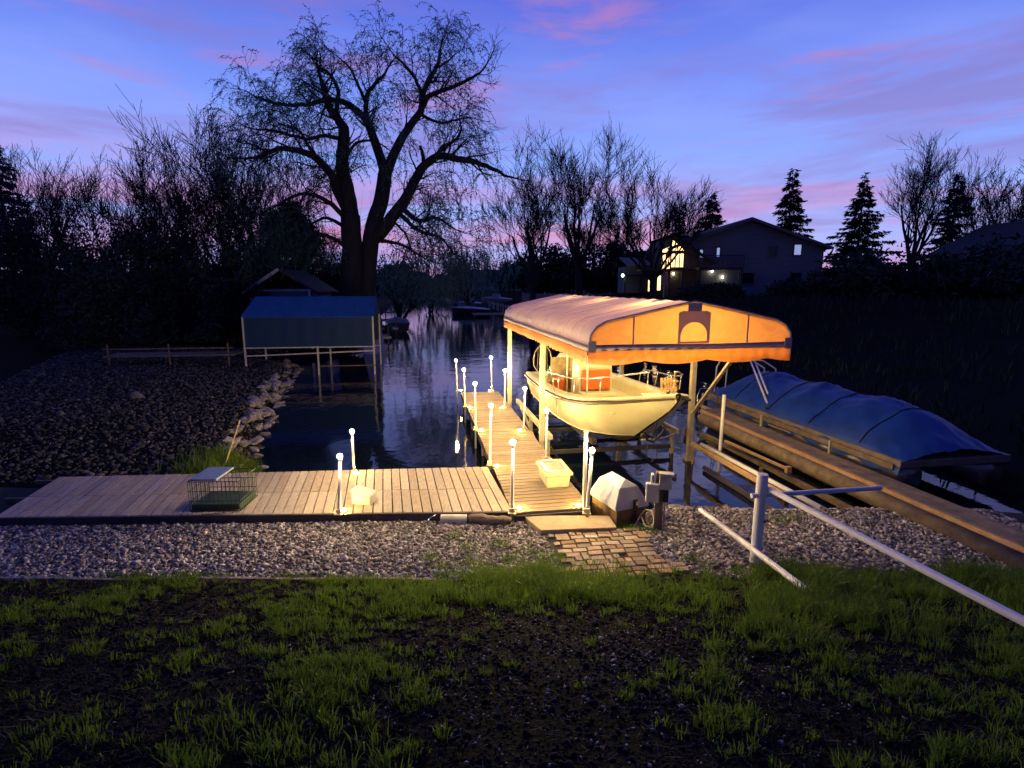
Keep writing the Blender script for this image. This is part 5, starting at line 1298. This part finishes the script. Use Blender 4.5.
bdup(tB, 205, 34, 0.65, 4.4, 'bare tree left of the shed near the photo edge')
bdup(tA, 160, 40, 0.75, 1.1, 'tall bare tree on the far left bank')
bdup(tC, 110, 37, 0.82, .7, 'wide bare tree on the far left bank')
bdup(tB, 50, 42, 0.75, 2.2, 'bare tree near the far left end of the bank')
bdup(tA, 905, 62, 1.0, 2.9, 'bare tree behind the dark house on the right')
bdup(tC, 985, 55, 1.1, 3.9, 'wide bare tree at the far right beside the cottage')

# leafy crowns in dark masses: bushes/evergreens
def bush(loc, rx, rz, n, label, m, name='bush', ls=.22, fluff=.3, trunk=True, cat='bush'):
    r0 = thing(name, label, cat, loc)
    t_ = Tree()
    for k in range(6):
        an = k*1.05+rnd.random(); t_.branch(Vector((0, 0, 0)), Vector((math.cos(an)*rx/rz*.7, math.sin(an)*rx/rz*.7, 1)), rz*.8, .03+rz*.008, 1, 3, up=.04, wig=.25, kids=(3, 4), spread=(.4, 1))
    t_.mb.build('stems', bark, r0)
    cl_ = [(Vector((rnd.gauss(0, .42)*rx, rnd.gauss(0, .42)*rx, rz*(.15+1.0*abs(rnd.random()))-.2)), rnd.uniform(.22, .5)*rx*.7) for _ in range(44)]
    cl_ = [(c, r) for c, r in cl_ if (c.x/rx)**2+(c.y/rx)**2+((c.z-rz*.42)/(rz*.62))**2 < .85] or cl_
    P_, D_ = [], []
    for k in range(n):
        c, r = rnd.choice(cl_); p = c+vrand()*r*rnd.random()**.4
        if p.z < 0: p.z = abs(p.z)
        P_.append(tuple(p)); D_.append(tuple(vrand()))
    V, Q = leafquads(P_, D_, ls, ls*.5); raw('crown', V, Q, m, r0); return r0
bush(at(300, 37), 3.0, 8.6, 11000, 'dense dark evergreen mass behind the shed and left of the willow', leaf_b, 'evergreen_tree', cat='tree', ls=.26)
bush(at(262, 34), 2.6, 5.6, 7000, 'dark bush right behind the shed gable board', leaf_b)
bush(at(335, 36), 1.9, 2.8, 3500, 'dark bush at the foot of the huge willow, left side', leaf_b)
bush(at(228, 30), 2.4, 5.0, 7000, 'dark bush left of the shed with gaps of sky', leaf_b)
bush(at(180, 33), 4.0, 6.0, 8000, 'tall dark bush on the left bank past the walkway', leaf_b)
bush(at(110, 30), 4.5, 5.0, 8000, 'broad dark bush at the far left of the bank', leaf_b)
bush(at(30, 34), 5.0, 6.5, 8000, 'big dark bush at the very left end of the bank', leaf_b)
bush(at(386, 44), .9, 1.1, 1200, 'low bush on the left bank beyond the willow', leaf_w)
for k, (u, d, rx, rz, lb) in enumerate(((556, 74, 6, 5.5, 'dark shrub mass behind the left half of the pale fence'), (608, 80, 7, 6.0, 'dark shrub mass behind the right half of the pale fence'), (640, 62, 3.2, 4.4, 'dark shrub between the outbuilding and the bare tree'),
    (524, 120, 8, 6, 'distant dark shrubs left of the fence end'), (455, 200, 12, 4, 'distant treetops at the end of the channel, right part'), (398, 190, 10, 4.5, 'distant treetops at the end of the channel, left part'), (690, 78, 7, 5.5, 'dark trees behind the prow roof'),
    (800, 46, 3, .8, 'low dark shrubs below the big house window'), (715, 46, 3, .5, 'low hedge beneath the balcony'), (860, 42, 5, 2.6, 'dark hedge on the slope right of the house'), (970, 38, 6, 3.2, 'broad dark hedge on the far right slope'))):
    bush(at(u, d), rx, rz, 5500, lb, leaf_b, 'shrub', ls=.30+d*.0025)
bush(at(345, 90), 9, 7, 5000, 'distant dark trees behind the huge willow trunks', leaf_b, 'shrub', ls=.5)
bush(at(250, 75), 14, 9, 6000, 'distant dark trees behind the shed', leaf_b, 'shrub', ls=.5)
bush(at(120, 75), 14, 9, 6000, 'distant dark trees beyond the far left bank', leaf_b, 'shrub', ls=.5)
# far wooded shoreline: one mass
P_, D_ = [], []
for k in range(60000):
    x = rnd.uniform(-420, 420); y = 445+rnd.uniform(0, 30)
    hh = 13+5*math.sin(x*.05)+4*math.sin(x*.13+1)+2*math.sin(x*.41)
    P_.append((x, y, rnd.random()**.8*hh)); D_.append(tuple(vrand()))
V, Q = leafquads(P_, D_, 2.6, 1.6); tag(raw('far_wood', V, Q, leaf_b), 'dark wooded shoreline on the horizon', 'wood', kind='stuff')

def spruce(loc, H_, label, seed, n=13000):
    rnd.seed(seed); r0 = thing('spruce_tree', label, 'tree', loc, 0)
    MB().tube([(0, 0, 0), (0, 0, H_*.5), (0, 0, H_*.98)], [H_*.018, H_*.010, .02], 8).build('trunk', bark2, r0)
    P_, D_ = [], []; nw = int(H_*4)
    for w_ in range(nw):
        z = H_*(.08+.90*w_/nw)+rnd.gauss(0, .12); R_ = (H_-z)*.36*rnd.uniform(.6, 1.15)+.1; nb_2 = rnd.randint(4, 6)
        for q in range(nb_2):
            an = rnd.random()*6.283; Lb = R_*rnd.uniform(.6, 1.15); zb2 = rnd.gauss(0, .22); m_ = max(3, int(n/(nw*nb_2)*Lb/(H_*.14)))
            for j in range(m_):
                t_ = rnd.random()**.7; r = Lb*t_; zz = z+zb2-.22*r+.12*r*r/max(Lb, .1)+rnd.gauss(0, .06)
                wdt = .20*Lb*(1-t_)+.08; s_ = rnd.gauss(0, wdt)
                P_.append((r*math.cos(an)-s_*math.sin(an), r*math.sin(an)+s_*math.cos(an), zz)); D_.append(tuple((Vector((math.cos(an), math.sin(an), -.5))+vrand()*.6).normalized()))
    V, Q = leafquads(P_, D_, .34, .12); raw('crown', V, Q, leaf_s, r0); return r0
spruce(at(706, 66), 11.6, 'pointed dark spruce behind the house between prow roof and gable', 5)
spruce(at(781, 58), 12.6, 'broad dark spruce above the right slope of the house roof', 6)
spruce(at(676, 74), 10.5, 'small spruce top just left of the prow window roof', 9, 9000)
spruce(at(850, 60), 12.5, 'tall spruce at the right of the house beyond the photo edge', 10)
spruce(at(940, 66), 14, 'tallest spruce on the far right skyline', 12)
spruce(at(20, 48), 15, 'tall dark spruce on the far left skyline', 14)

# ------------------------------------------------------------------ right bank turf
n = 26000; xs = rng.uniform(9, 60, n); ys = rng.uniform(9, 48, n); sd = sdist(xs, ys); ok = (sd > .3) & (xs < ys*.95+9) & (rng.random(n) < .35+.5*fbm(xs, ys, .5, 3))
bank_grass = mat('bank_grass', (.04, .07, .02), .7, (.02, .035, .015), .5, island=.5)
tag(grass('bank_grass', xs[ok], ys[ok], rng.uniform(.12, .5, ok.sum()), .03, bank_grass), 'rough dark grass on the slope of the right bank', 'grass', kind='stuff')
